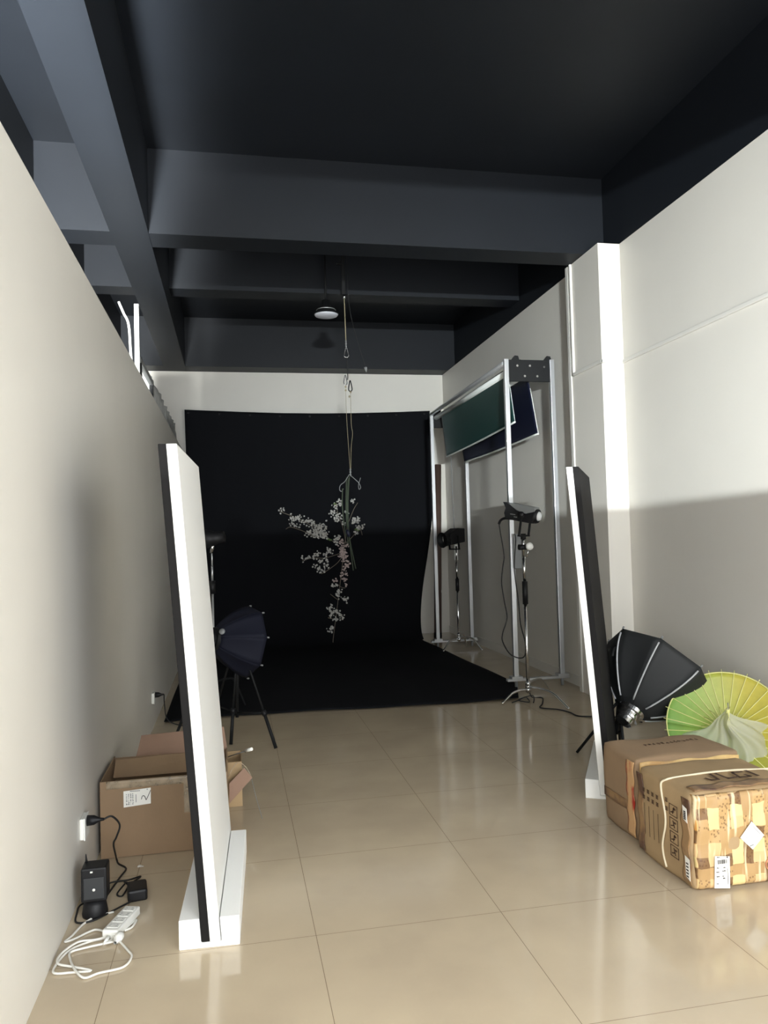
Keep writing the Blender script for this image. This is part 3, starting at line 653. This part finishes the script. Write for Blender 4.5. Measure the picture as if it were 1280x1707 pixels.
MB().lathe((-0.10, 6.105, 0.905), (-.3, -1, 0.55), [(0, 0), (.024, 0), (.024, .006), (0, .007)], 20).build('round_badge', M['grey_plastic'], sb2)

# ------------------------------------------------------------------ parcels
def round_box(lo, hi, r, bulge, n=12, seed=0, amp=0.004):
    rng = random.Random(seed); ph = [rng.uniform(0, 6) for _ in range(9)]
    c = (V(lo) + V(hi)) / 2; h = (V(hi) - V(lo)) / 2; mb = MB(); idx = {}
    def vert(q):
        key = tuple(round(a, 5) for a in q)
        if key in idx: return idx[key]
        p = V((q[0] * h.x, q[1] * h.y, q[2] * h.z))
        inn = V([max(-(hh - r), min(hh - r, a)) for a, hh in zip(p, h)]); d = p - inn
        if d.length > 1e-9: p = inn + d.normalized() * r
        for ax in range(3):
            if abs(abs(q[ax]) - 1) < 1e-6:
                o = [q[k] for k in range(3) if k != ax]
                p[ax] += math.copysign(bulge * (1 - o[0] ** 2) * (1 - o[1] ** 2), q[ax])
        p += V([amp * math.sin(p[(k + 1) % 3] * 17 + ph[k]) * math.sin(p[(k + 2) % 3] * 13 + ph[k + 3]) for k in range(3)])
        p = c + p
        p.z = max(p.z, 0.001)
        idx[key] = len(mb.v); mb.v.append(p); return idx[key]
    g = [-1 + 2 * k / n for k in range(n + 1)]
    for ax in range(3):
        for s in (-1, 1):
            for i in range(n):
                for j in range(n):
                    def q(a, b):
                        v = [0, 0, 0]; v[ax] = s; v[(ax + 1) % 3] = a; v[(ax + 2) % 3] = b; return v
                    mb.f.append([vert(q(g[i], g[j])), vert(q(g[i + 1], g[j])), vert(q(g[i + 1], g[j + 1])), vert(q(g[i], g[j + 1]))]); mb.sm.append(True)
    return mb
# near parcel
pa = thing('parcel', 'near brown parcel with plaid tape front, white strap and shipping labels', 'parcel', (2.25, 3.33, 0))
x0, x1, y0, y1, zt = 1.955, 2.52, 3.09, 3.56, 0.432
round_box((x0, y0 + .012, 0), (x1, y1, zt), 0.03, 0.008, 14, 1).build('carton', M['card2'], pa)
def plaid_fn(u, v):
    x = x0 + .012 + (x1 - x0 - .02) * u; z = 0.012 + (zt - .022) * v
    return (x + 0.003 * math.sin(z * 30), y0 + 0.002 + 0.004 * math.sin(u * 23) * math.sin(v * 17) + 0.018 * (max(0, abs(u - .5) - .46) / .04) ** 2 + .014 * (max(0, abs(v - .5) - .45) / .05) ** 2, z)
MB().grid(plaid_fn, 60, 50).build('plaid_tape_face', M['plaid'], pa, solid=0.004)
# smudged tape overlapping onto the left side and the top
MB().grid(lambda u, v: (x0 - .004 - .004 * math.sin(v * 3.1), y0 + .02 + .06 * u + .008 * math.sin(v * 19), .03 + .37 * v), 6, 24).build('side_tape', M['stained_tape'], pa, solid=0.003)
MB().grid(lambda u, v: (x0 + .03 + .5 * u, y0 + .02 + .07 * v + .01 * math.sin(u * 21), zt + .0035 + .006 * math.sin(u * 3.1)), 24, 5).build('top_tape', M['stained_tape'], pa, solid=0.003)
MB().grid(lambda u, v: (x0 - .005, y1 - .06 + .05 * u + .008 * math.sin(v * 14), .03 + .37 * v), 6, 24).build('side_tape', M['stained_tape'], pa, solid=0.003)
ys = 3.31
sp = [(x0 - .006 - .008 * math.sin(math.pi * k / 8), ys + .02 * math.sin(k), .03 + (zt - .05) * k / 8) for k in range(9)]
sp += [(x0 + .012, ys, zt + .0)] + [(x0 + .04 + (x1 - x0 - .08) * k / 8, ys, zt + .004 + .010 * math.sin(math.pi * k / 8)) for k in range(9)] + [(x1 - .01, ys, zt)] + [(x1 + .006, ys, zt - .04 - (zt - .08) * k / 4) for k in range(5)]
MB().tube(catmull(sp, 4), 0.005, 8).build('packing_strap', M['strap'], pa)
# shipping labels
lb = MB().add([(2.042, y0 - .006, .02), (2.118, y0 - .006, .012), (2.122, y0 - .007, .150), (2.050, y0 - .007, .158)], [(0, 1, 2, 3)]).build('shipping_label', M['paper'], pa, solid=0.001)
mk = MB()
rng = random.Random(5)
for k in range(11): mk.box((2.062 + .0045 * k, y0 - .0085, .122), (2.062 + .0045 * k + rng.choice((.0012, .002, .003)), y0 - .008, .140))
for (a, b, w) in ((2.058, .150, .016), (2.056, .104, .012), (2.088, .102, .012), (2.054, .086, .016), (2.082, .088, .02), (2.054, .066, .018), (2.084, .056, .014), (2.052, .036, .012), (2.082, .066, .01)):
    for q in range(int(w / .003)): mk.box((a + .003 * q, y0 - .0085, b), (a + .003 * q + .002, y0 - .008, b + rng.uniform(.003, .006)))
mk.box((2.108, y0 - .0085, .03), (2.110, y0 - .008, .10)); mk.box((2.106, y0 - .0085, .145), (2.112, y0 - .008, .151))
mk.build('label_print', M['ink'], lb)
def diamond(c, r, name, m, yy):
    x, z = c; return MB().add([(x - r, yy, z), (x, yy, z - r * .95), (x + r, yy, z + .0), (x - .0, yy, z + r * 1.1)], [(0, 1, 2, 3)])
dl = diamond((2.238, .225), .060, '', None, y0 - .007).build('diamond_label', M['paper'], pa, solid=0.001)
dk = MB()
for k in range(7): dk.obox((2.245 + .005 * k, y0 - .0085, .268 - .0055 * k), (.0022, .0006, .007), (1, 0, 1))
for k in range(5): dk.obox((2.225 + .004 * k, y0 - .0085, .185 + .001 * k), (.0022, .0006, .006), (1, 0, -.4))
dk.box((2.18, y0 - .0085, .222), (2.296, y0 - .008, .2235)); dk.build('label_print', M['grey_plastic'], dl)
for (z0_, z1_, ya, yb) in ((.30, .37, 3.115, 3.145), (.05, .15, 3.108, 3.14)):
    q = MB().add([(x0 - .013, ya, z0_), (x0 - .013, yb, z0_ + .01), (x0 - .012, yb + .005, z1_), (x0 - .012, ya + .003, z1_ - .008)], [(0, 1, 2, 3)]).build('side_label', M['paper'], pa, solid=0.001)
    s = MB()
    for k in range(5): s.box((x0 - .0155, ya + .008, z0_ + .012 + k * (z1_ - z0_ - .03) / 5), (x0 - .015, yb - .006, z0_ + .018 + k * (z1_ - z0_ - .03) / 5))
    s.build('label_print', M['ink'], q)
rd = MB().tube([(2.318 + .018 * math.cos(a * .3), y0 - .008, .095 + .022 * math.sin(a * .3)) for a in range(21)], .0025, 6, closed=True); rd.build('red_mark', M['red_tape'], pa)
# printed handling icons on the left side
X = x0 - .0105
for k in range(4):
    ik = MB(); za = .105 + .062 * k; zb = za + .052; ya, yb = 3.195, 3.262
    for a, b in (((ya, za), (yb, za + .003)), ((ya, zb - .003), (yb, zb)), ((ya, za), (ya + .004, zb)), ((yb - .004, za), (yb, zb))):
        ik.box((X - .001, min(a[0], b[0]), min(a[1], b[1])), (X, max(a[0], b[0]), max(a[1], b[1])))
    ik.obox((X - .0005, (ya + yb) / 2, (za + zb) / 2), (.001, .006, .034), (1, 0, 0), (0, .4 * (-1) ** k, 1))
    ik.obox((X - .0005, (ya + yb) / 2 + .008, (za + zb) / 2 - .008), (.001, .03, .005), (1, 0, 0), (0, .3, 1))
    ik.obox((X - .0005, (ya + yb) / 2 - .008, (za + zb) / 2 + .008), (.001, .02, .008), (1, 0, 0), (0, 0, 1))
    ik.build('handling_icon', M['brown_ink'], pa)
ik = MB()
for k in range(4):
    yy = 3.36 + .04 * k; ik = MB()
    ik.box((X - .001, yy, .12), (X, yy + .003, .255 + .005 * k))
    for z in (.29, .325):
        for a in range(3): ik.box((X - .001, yy - .006, z + .007 * a), (X, yy + .014, z + .007 * a + .004))
        ik.box((X - .001, yy + .002, z), (X, yy + .006, z + .018))
    ik.build('printed_column', M['brown_ink'], pa)
ik = MB()
for z in (.30, .34):
    for a in range(3): ik.box((X - .001, 3.275, z + .007 * a), (X, 3.293, z + .007 * a + .004))
ik.build('printed_marks', M['brown_ink'], pa)
# big faded letters on the top, partly smudged
lt = MB(); Z = zt + .0145
def stroke(pts, w=.014):
    for a, b in zip(pts[:-1], pts[1:]):
        a = V((a[0], a[1], Z)); b = V((b[0], b[1], Z)); d = (b - a); lt.obox((a + b) / 2, (d.length + w * .6, w, .001), d, (0, 0, 1))
stroke([(2.12, 3.235), (2.13, 3.205), (2.165, 3.205), (2.175, 3.285)]); stroke([(2.205, 3.285), (2.215, 3.205), (2.265, 3.215)])
stroke([(2.335, 3.275), (2.285, 3.275), (2.275, 3.205), (2.33, 3.205), (2.325, 3.235)]); stroke([(2.37, 3.205), (2.365, 3.285)])
lt.build('printed_letters', M['brown_ink'], pa)

# rear parcel
pb = thing('parcel', 'brown carton with red and yellow taped edges behind the plaid taped parcel', 'parcel', (2.3, 3.86, 0))
bx0, bx1, by0, by1, bz = 2.005, 2.60, 3.655, 4.03, 0.425
round_box((bx0, by0, 0), (bx1, by1, bz), 0.022, 0.008, 14, 4).build('carton', M['card'], pb)
MB().grid(lambda u, v: (bx0 - .0055 - .003 * math.sin(v * 3), by0 + .02 + .075 * u + .006 * math.sin(v * 23), .02 + .385 * v), 5, 24).build('red_tape', M['red_tape'], pb, solid=0.003)
MB().grid(lambda u, v: (bx0 + .015 + .57 * u, by0 - .005 - .004 * math.sin(u * 3.1), .30 + .108 * v + .004 * math.sin(u * 17)), 24, 5).build('front_tape', M['yellow_tape'], pb, solid=0.003)
MB().grid(lambda u, v: (bx0 - .0055 - .006 * math.sin(u * 3), by0 + .10 + .25 * u, .14 + .05 * v), 12, 3).build('side_tape', M['stained_tape'], pb, solid=0.002)
tx = MB(); rng = random.Random(11)
for k in range(13):
    xx = 2.17 + .027 * k; yy = 3.85 + .003 * k; zz = bz + .0105
    for s in range(4):
        a = rng.choice((0, math.pi / 2, .8, -.8)); tx.obox((xx + rng.uniform(-.004, .004), yy + rng.uniform(-.012, .012), zz), (.016, .004, .001), (math.cos(a), math.sin(a), 0))
tx.build('printed_marks', M['brown_ink'], pb)

# ------------------------------------------------------------------ green parasol and its plastic cover
def parasol():
    C = V((3.12, 4.50, 0.318)); n = V((-0.45, -0.70, 0.55)).normalized(); R = 0.375; dep = 0.12
    u = n.cross(V((0, 0, 1))).normalized(); w = u.cross(n)   # u runs to the left-right, w up the disc
    ap = C - n * dep
    t = thing('paper_parasol', 'open green and yellow paper parasol with pale ribs behind the parcels', 'parasol', tuple(C))
    P = lambda a, s: ap + (C - ap) * (s ** 1.15) + (u * math.cos(a) + w * math.sin(a)) * R * s
    mb = MB(); N = 30
    def fn(a, s): return P(a * 2 * math.pi, .05 + .95 * s)
    mb.grid(fn, N * 2, 10); mb.build('paper_canopy', M['parasol'], t, solid=0.0015)
    mb = MB(); mb.tube([P(2 * math.pi * k / 60, .985) + n * .003 for k in range(60)], 0.004, 6, closed=True); lab(mb.build('rim_band', M['bamboo'], t), 'pale yellow rim')
    for k in range(N):
        a = 2 * math.pi * (k + .3) / N
        MB().tube([P(a, .08) + n * .006, P(a, .55) + n * .006, P(a, 1.035) + n * .004], 0.0026, 6).build('rib', M['bamboo'], t)
    for k in range(0, N, 2):
        a = 2 * math.pi * (k + .3) / N
        MB().cyl(ap + n * .16 + (P(a, .2) - ap) * .1, P(a, .42) + n * .008, 0.0018, n=5).build('stretcher', M['bamboo'], t)
    MB().cyl(ap - n * .02, ap + n * .40, 0.009).build('handle', M['bamboo'], t)
    MB().lathe(ap + n * .15, n, [(.009, 0), (.02, .005), (.02, .03), (.009, .035)], 14).build('runner', M['bamboo'], t)
    hk = MB(); e = ap + n * .40
    hk.tube(catmull([e, e + n * .03 + w * .004, e + n * .045 + w * .018, e + n * .03 + w * .03, e + n * .015 + w * .025], 5), 0.003, 6); hk.build('hook', M['grey_plastic'], t)
    # milky film gathered round the handle and spread over the lower half
    f = MB(); top = ap + n * .37
    def film(a, v):
        th = math.pi * (1.06 + 1.0 * a)
        r = .008 + .27 * v ** 1.5 * (1 + .16 * math.sin(a * 9.5 + .6) + .08 * math.sin(a * 27)) * (1.12 - .25 * abs(a - .45))
        d = .045 + .03 * math.sin(a * 13) * v
        p = top + (ap + n * d - top) * v ** .75 + u * (-math.cos(th) * r * .95 + .02 * math.sin(v * 7)) + w * (math.sin(th) * r * .85 + .03 * (1 - v) * math.sin(a * 8))
        p += n * (.016 * math.sin(a * 46) * v + .008 * math.sin(a * 19 + v * 9))
        p.z = max(p.z, .02); return p
    f.grid(film, 90, 20)
    o = f.build('plastic_cover', M['film']); tag(o, 'milky translucent plastic cover bunched around the parasol handle', 'plastic wrap')
parasol()

# ------------------------------------------------------------------ open carton and the small one behind the left board
bx = thing('open_carton', 'open brown cardboard box with a white label against the left wall', 'cardboard box', (-0.37, 4.42, 0))
a0, a1, b0, b1, hz = -0.695, -0.06, 4.17, 4.66, 0.39
def slab_box(lo, hi): return MB().box(lo, hi)
lab(slab_box((a0, b0, 0.003), (a1, b0 + .006, hz)).build('front_panel', M['card'], bx), 'front panel with taped top edge')
slab_box((a0, b1 - .006, 0.003), (a1, b1, hz - .01)).build('back_panel', M['card'], bx)
slab_box((a0, b0 + .006, 0.003), (a0 + .006, b1 - .006, hz)).build('side_panel', M['card'], bx)
slab_box((a1 - .006, b0 + .006, 0.003), (a1, b1 - .006, hz)).build('side_panel', M['card'], bx)
slab_box((a0 + .006, b0 + .006, 0.003), (a1 - .006, b1 - .006, .009)).build('bottom_panel', M['card_dark'], bx)
MB().hexa([(a0 + .12, b1 - .004, hz - .01), (a1, b1 - .004, hz - .01), (a1, b1 + .002, hz - .01), (a0 + .12, b1 + .002, hz - .01), (a0 + .14, b1 + .09, hz + .085), (a1 - .02, b1 + .09, hz + .10), (a1 - .02, b1 + .095, hz + .10), (a0 + .14, b1 + .095, hz + .085)]).build('rear_flap', M['card_dark'], bx)
MB().hexa([(a0 + .02, b0 + .30, hz - .07), (a1 - .02, b0 + .30, hz - .07), (a1 - .02, b0 + .306, hz - .07), (a0 + .02, b0 + .306, hz - .07), (a0 + .02, b0 + .40, hz + .0), (a1 - .02, b0 + .40, hz + .015), (a1 - .02, b0 + .406, hz + .015), (a0 + .02, b0 + .406, hz)]).build('inner_flap', M['card'], bx)
MB().grid(lambda u, v: (a0 + .03 + (a1 - a0 - .03) * u, b0 - .002, hz - .04 + .04 * v), 40, 3).build('edge_tape', M['clear_tape'], bx, solid=0.001)
MB().box((-0.28, b0 - .003, .20), (-0.24, b0 - .001, hz - .02)).build('tape_strip', M['clear_tape'], bx)
MB().box((a1 - .035, b0 - .003, .08), (a1 - .001, b0 - .001, hz - .03)).build('corner_tape', M['clear_tape'], bx)
q = MB().add([(-0.580, b0 - .003, .253), (-0.446, b0 - .003, .262), (-0.445, b0 - .003, .343), (-0.580, b0 - .003, .335)], [(0, 1, 2, 3)]).build('shipping_label', M['paper'], bx, solid=0.001)
s = MB(); rng = random.Random(2)
for r_ in range(4):
    for k in range(7): s.box((-.568 + .0065 * r_ * 1.6, b0 - .0048, .265 + .0085 * k), (-.568 + .0065 * r_ * 1.6 + rng.uniform(.003, .007), b0 - .0043, .265 + .0085 * k + rng.uniform(.002, .006)))
for k in range(12): s.box((-.548 + .0042 * k, b0 - .0048, .330), (-.548 + .0042 * k + .003, b0 - .0043, .335))
s.box((-.465, b0 - .0048, .334), (-.460, b0 - .0043, .339)); s.box((-.52, b0 - .0048, .275), (-.517, b0 - .0043, .315)); s.build('label_print', M['grey_plastic'], q)
s = MB(); s.tube([V((x, b0 - .005, z)) for x, z in catmull_xz] if 0 else catmull([(-.492, b0 - .005, .288), (-.488, b0 - .005, .302), (-.480, b0 - .005, .305), (-.474, b0 - .005, .298), (-.470, b0 - .005, .286), (-.466, b0 - .005, .287), (-.446, b0 - .005, .330)], 5), 0.0016, 6)
lab(s.build('pen_mark', M['ink'], q), 'handwritten pen stroke')

sb_ = thing('small_carton', 'small open tan carton with a drooping flap behind the left white board', 'cardboard box', (-0.1, 4.9, 0))
c0, c1, d0, d1, hh = -0.24, 0.022, 4.77, 5.02, 0.27
MB().box((c0, d0, 0.003), (c1, d0 + .005, hh)).build('front_panel', M['card2'], sb_)
MB().box((c0, d1 - .005, 0.003), (c1, d1, hh)).build('back_panel', M['card2'], sb_)
MB().box((c0, d0 + .005, 0.003), (c0 + .005, d1 - .005, hh)).build('side_panel', M['card2'], sb_)
MB().box((c1 - .005, d0 + .005, 0.003), (c1, d1 - .005, hh)).build('side_panel', M['card2'], sb_)
MB().box((c0 + .005, d0 + .005, 0.003), (c1 - .005, d1 - .005, .008)).build('bottom_panel', M['card_dark'], sb_)
MB().add([(-0.055, 4.70, 0.165), (0.035, 4.72, 0.245), (0.082, 4.71, 0.185), (-0.055, 4.68, 0.055)], [(0, 1, 2, 3)]).build('drooping_flap', M['card_dark'], sb_, solid=0.005)
MB().tube(catmull([(-0.06, 4.72, .20), (-.01, 4.74, .27), (.04, 4.74, .25), (0.075, 4.73, .19)], 4), 0.002, 6).build('loose_tape_edge', M['clear_tape'], sb_)
t = thing('lint_brush', 'thin rod with white end cap sticking out of the small carton', 'brush', (0.0, 4.85, 0.25))
MB().cyl((-0.06, 4.95, 0.255), (0.052, 4.76, 0.335), 0.003, n=8).build('rod', M['grey_plastic'], t)
MB().cyl((0.048, 4.767, 0.332), (0.082, 4.72, 0.352), 0.010).build('end_cap', M['white_plastic'], t)
cable('bent_wire', [(0.075, 4.73, 0.185), (0.10, 4.6, 0.10), (0.13, 4.52, 0.004)], 0.0016, M['grey_plastic'], 'thin bent wire poking from the small carton to the floor', 'wire')

# ------------------------------------------------------------------ wall sockets with plugs
def socket(y, z, label, big, plug=True):
    t = thing('wall_socket', label, 'wall socket', (-0.717, y, z), 'white sockets on the left wall')
    h = .048 if big else .045; w = .05
    MB().box((-0.717, y - w, z - h), (-0.700, y + w, z + h)).build('back_box', M['white_plastic'], t, 0.004)
    MB().box((-0.700, y - w - .003, z - h - .003), (-0.693, y + w + .003, z + h + .003)).build('face_plate', M['white_plastic'], t, 0.003)
    if plug:
        p = thing('power_plug', label.split(' with')[0].replace('white socket', 'black plug in the white socket'), 'plug', (-0.693, y, z))
        MB().lathe((-0.693, y, z + h * .5), (1, 0, 0), [(0, 0), (.024, 0), (.022, .03), (.009, .055), (.006, .075), (0, .076)], 16).build('plug_body', M['black_plastic'], p)
socket(3.81, 0.30, 'nearest white socket low on the left wall with a black plug', True)
socket(6.95, 0.27, 'middle white socket on the left wall above the open box with a black plug', False)
socket(10.15, 0.25, 'farthest white socket on the left wall close to the tall board with a black plug', False)
cable('power_cable', [(-0.618, 3.81, 0.324), (-0.585, 3.82, 0.33), (-0.555, 3.85, 0.277), (-0.572, 3.86, 0.219), (-0.595, 3.92, 0.165), (-0.605, 4.05, 0.06), (-0.61, 4.12, 0.01), (-0.596, 4.08, 0.006), (-0.552, 4.011, 0.006), (-0.567, 3.919, 0.006), (-0.585, 3.80, 0.008), (-0.60, 3.66, 0.02)], 0.0045, M['rubber'], 'thin black cord dropping from the nearest socket in front of the open box')
cable('power_cable', [(-0.618, 6.95, 0.292), (-0.62, 7.0, 0.19), (-0.60, 7.02, 0.06), (-0.5, 7.0, 0.008), (-0.35, 6.9, 0.008)], 0.0045, M['rubber'], 'thin black cord dropping from the middle socket on the left wall')

# ------------------------------------------------------------------ small electrics on the floor at left
t = thing('battery_charger', 'small black box device on a round foot by the left wall', 'device', (-0.62, 3.58, 0))
MB().lathe((-0.622, 3.57, 0), (0, 0, 1), [(0, 0), (.052, 0), (.054, .012), (.047, .05), (.035, .07), (0, .072)], 28).build('round_foot', M['black_plastic'], t)
MB().box((-0.672, 3.525, .07), (-0.566, 3.62, .215)).build('case', M['black_plastic'], t, 0.008)
MB().box((-0.660, 3.521, .085), (-0.576, 3.526, .175)).build('front_panel', mat('dark_grey_panel', (44, 46, 48), 0.5), t, 0.004)
MB().lathe((-0.618, 3.522, .125), (0, -1, 0), [(0, 0), (.006, 0), (.006, .003), (0, .004)], 14).build('indicator', M['white_plastic'], t)
MB().box((-0.632, 3.520, .197), (-0.622, 3.526, .203)).build('logo_mark', M['white_plastic'], t)
MB().cyl((-0.66, 3.60, .21), (-0.662, 3.60, .25), .006, .002).build('stub_antenna', M['black_plastic'], t)
t = thing('power_adapter', 'black power adapter brick on the floor behind the white power strip', 'power adapter', (-0.46, 3.70, 0))
MB().obox((-0.462, 3.70, .026), (.085, .12, .052), (1, .15, 0)).build('case', M['black_plastic'], t, 0.010)
MB().cyl((-0.50, 3.76, .03), (-0.53, 3.80, .03), .008, .005).build('cord_boot', M['black_plastic'], t)
cable('adapter_cord', [(-0.53, 3.80, 0.02), (-0.555, 3.736, 0.006), (-0.528, 3.71, 0.006), (-0.51, 3.82, 0.006), (-0.47, 3.90, 0.006), (-0.52, 3.86, 0.012), (-0.612, 3.851, 0.008), (-0.64, 3.70, 0.01), (-0.698, 3.66, 0.008), (-0.700, 3.58, 0.006), (-0.685, 3.50, 0.006), (-0.62, 3.50, 0.006), (-0.54, 3.58, 0.006), (-0.48, 3.63, 0.012)], 0.004, M['rubber'], 'black cord looped on the floor around the small black device')

t = thing('power_strip', 'white multi-socket power strip lying on the floor by its coiled cord', 'power strip', (-0.49, 3.42, 0))
ctr = V((-0.492, 3.425, 0)); ax = V((0.33, 1, 0)).normalized(); sd = V((1, -0.33, 0)).normalized()
MB().obox(ctr + V((0, 0, .021)), (.068, .21, .036), sd).build('case', M['white_plastic'], t, 0.006)
for k in range(4):
    p = ctr + ax * (-.069 + .047 * k) + V((0, 0, .0395))
    ot = MB().obox(p, (.046, .032, .003), sd).build('outlet', M['white_plastic'], t, 0.002)
    s = MB()
    for dx, dy, an in ((-.014, .006, .5), (-.014, -.006, -.5), (.012, .008, 0), (.012, -.006, .6), (.018, -.006, -.6)):
        s.obox(p + sd * dx + ax * dy + V((0, 0, .0018)), (.007, .002, .0008), sd + ax * an)
    s.build('outlet_slots', M['grey_plastic'], ot)
lab(MB().cyl(ctr - ax * .117 + V((0, 0, .018)), ctr - ax * .15 + V((0, 0, .012)), .009, .005).build('cord_boot', M['white_plastic'], t), 'white cord boot')
cd_ = thing('extension_lead', 'white power cord coiled in loose loops on the floor by the left wall', 'cord', (-0.55, 3.25, 0))
MB().tube(catmull([(-0.543, 3.275, .012), (-0.50, 3.33, .008), (-0.44, 3.46, .006), (-0.449, 3.40, .006), (-0.485, 3.372, 0.006), (-0.548, 3.334, 0.006), (-0.603, 3.319, 0.006), (-0.662, 3.278, 0.006), (-0.690, 3.21, 0.006), (-0.694, 3.114, 0.008), (-0.626, 3.102, 0.006), (-0.557, 3.097, 0.006), (-0.632, 3.132, 0.012), (-0.690, 3.166, 0.014), (-0.692, 3.24, 0.012), (-0.645, 3.316, 0.012), (-0.577, 3.323, 0.010), (-0.53, 3.34, 0.010)], 6), 0.0045, 8).build('cord', M['white_cable'], cd_)
MB().tube(catmull([(-0.543, 3.559, 0.006), (-0.613, 3.534, 0.006), (-0.655, 3.477, 0.006), (-0.681, 3.388, 0.006), (-0.700, 3.344, 0.006), (-0.666, 3.359, 0.006), (-0.617, 3.405, 0.006), (-0.581, 3.407, 0.008), (-0.508, 3.32, 0.016), (-0.442, 3.21, 0.010), (-0.42, 3.16, 0.006), (-0.442, 3.093, 0.006), (-0.525, 3.073, 0.006), (-0.574, 3.053, 0.006), (-0.616, 3.104, 0.014), (-0.651, 3.196, 0.008), (-0.659, 3.251, 0.008), (-0.603, 3.273, 0.008), (-0.504, 3.285, 0.012)], 6), 0.0045, 8).build('cord', M['white_cable'], cd_)
pl = MB().lathe((-0.49, 3.275, .020), (0.2, 1, 0), [(.006, -.02), (.009, 0), (.016, .004), (.018, .03), (.015, .045), (0, .047)], 18).build('plug', M['white_plastic'], cd_)
for dx in (-.007, .007): MB().obox((-0.479 + dx, 3.335, .021), (.002, .018, .006), (1, -.2, 0)).build('plug_pin', M['chrome'], pl)

# ------------------------------------------------------------------ things stored behind the left partition
t = thing('plastic_trunking', 'straight white plastic strip standing up behind the left partition wall', 'plastic strip', (-0.83, 7.2, 0), 'white strips behind the partition')
MB().box((-0.842, 7.19, 0), (-0.802, 7.21, 3.785)).build('strip', M['white_plastic'], t, 0.003)
t = thing('plastic_trunking', 'white plastic strip with its top peeling over behind the left partition wall', 'plastic strip', (-0.87, 7.16, 0), 'white strips behind the partition')
mb = MB(); pts = catmull([(-0.835, 7.16, 0), (-0.838, 7.16, 1.6), (-0.845, 7.16, 2.9), (-0.872, 7.16, 3.3), (-0.887, 7.16, 3.58), (-0.93, 7.16, 3.69), (-0.97, 7.16, 3.79)], 6)
mb.tube(pts, 0.011, 8); mb.build('strip', M['white_plastic'], t)
t = thing('storage_rack', 'narrow metal rack with grey and dark rails behind the top of the left partition wall', 'rack', (-0.83, 8.0, 0))
for yy in (7.45, 8.5): MB().box((-0.85, yy - .02, 0), (-0.81, yy + .02, 3.36)).build('upright', M['black_metal'], t)
MB().box((-0.85, 7.4, 3.30), (-0.81, 8.55, 3.35)).build('rail', M['grey_plastic'], t)
lab(MB().box((-0.85, 7.4, 3.10), (-0.81, 8.55, 3.14)).build('rail', M['black_metal'], t), 'lower dark rail')
def bundle(label, y0_, y1_, z0_, z1_, seed):
    rng = random.Random(seed); ph = [rng.uniform(0, 6) for _ in range(4)]
    t = thing('plastic_bundle', label, 'bundle', (-1.06, (y0_ + y1_) / 2, 0))
    mb = round_box((-1.2, y0_, 0.0), (-0.835, y1_, z1_), 0.06, 0.0, 26, seed, 0.028)
    mb.build('crumpled_wrap', M['bundle'], t)
bundle('crumpled grey plastic wrapped bundle behind the partition near the dark rails', 8.62, 10.2, 0, 3.44, 3)
bundle('tall pale plastic wrapped bundle behind the partition next to the back wall', 10.3, 12.2, 0, 3.43, 8)
# scraps
for (x, y, lb_) in ((-0.50, 4.02, 'tiny white paper scrap on the floor in front of the open box'), (2.80, 8.9, 'small white paper scrap beside the black backdrop on the right')):
    o = MB().grid(lambda u, v: (x + .03 * u, y + .02 * v, .003 + .004 * math.sin(u * 5) * v), 4, 3).build('paper_scrap', M['paper'], solid=0.0008); tag(o, lb_, 'paper scrap')
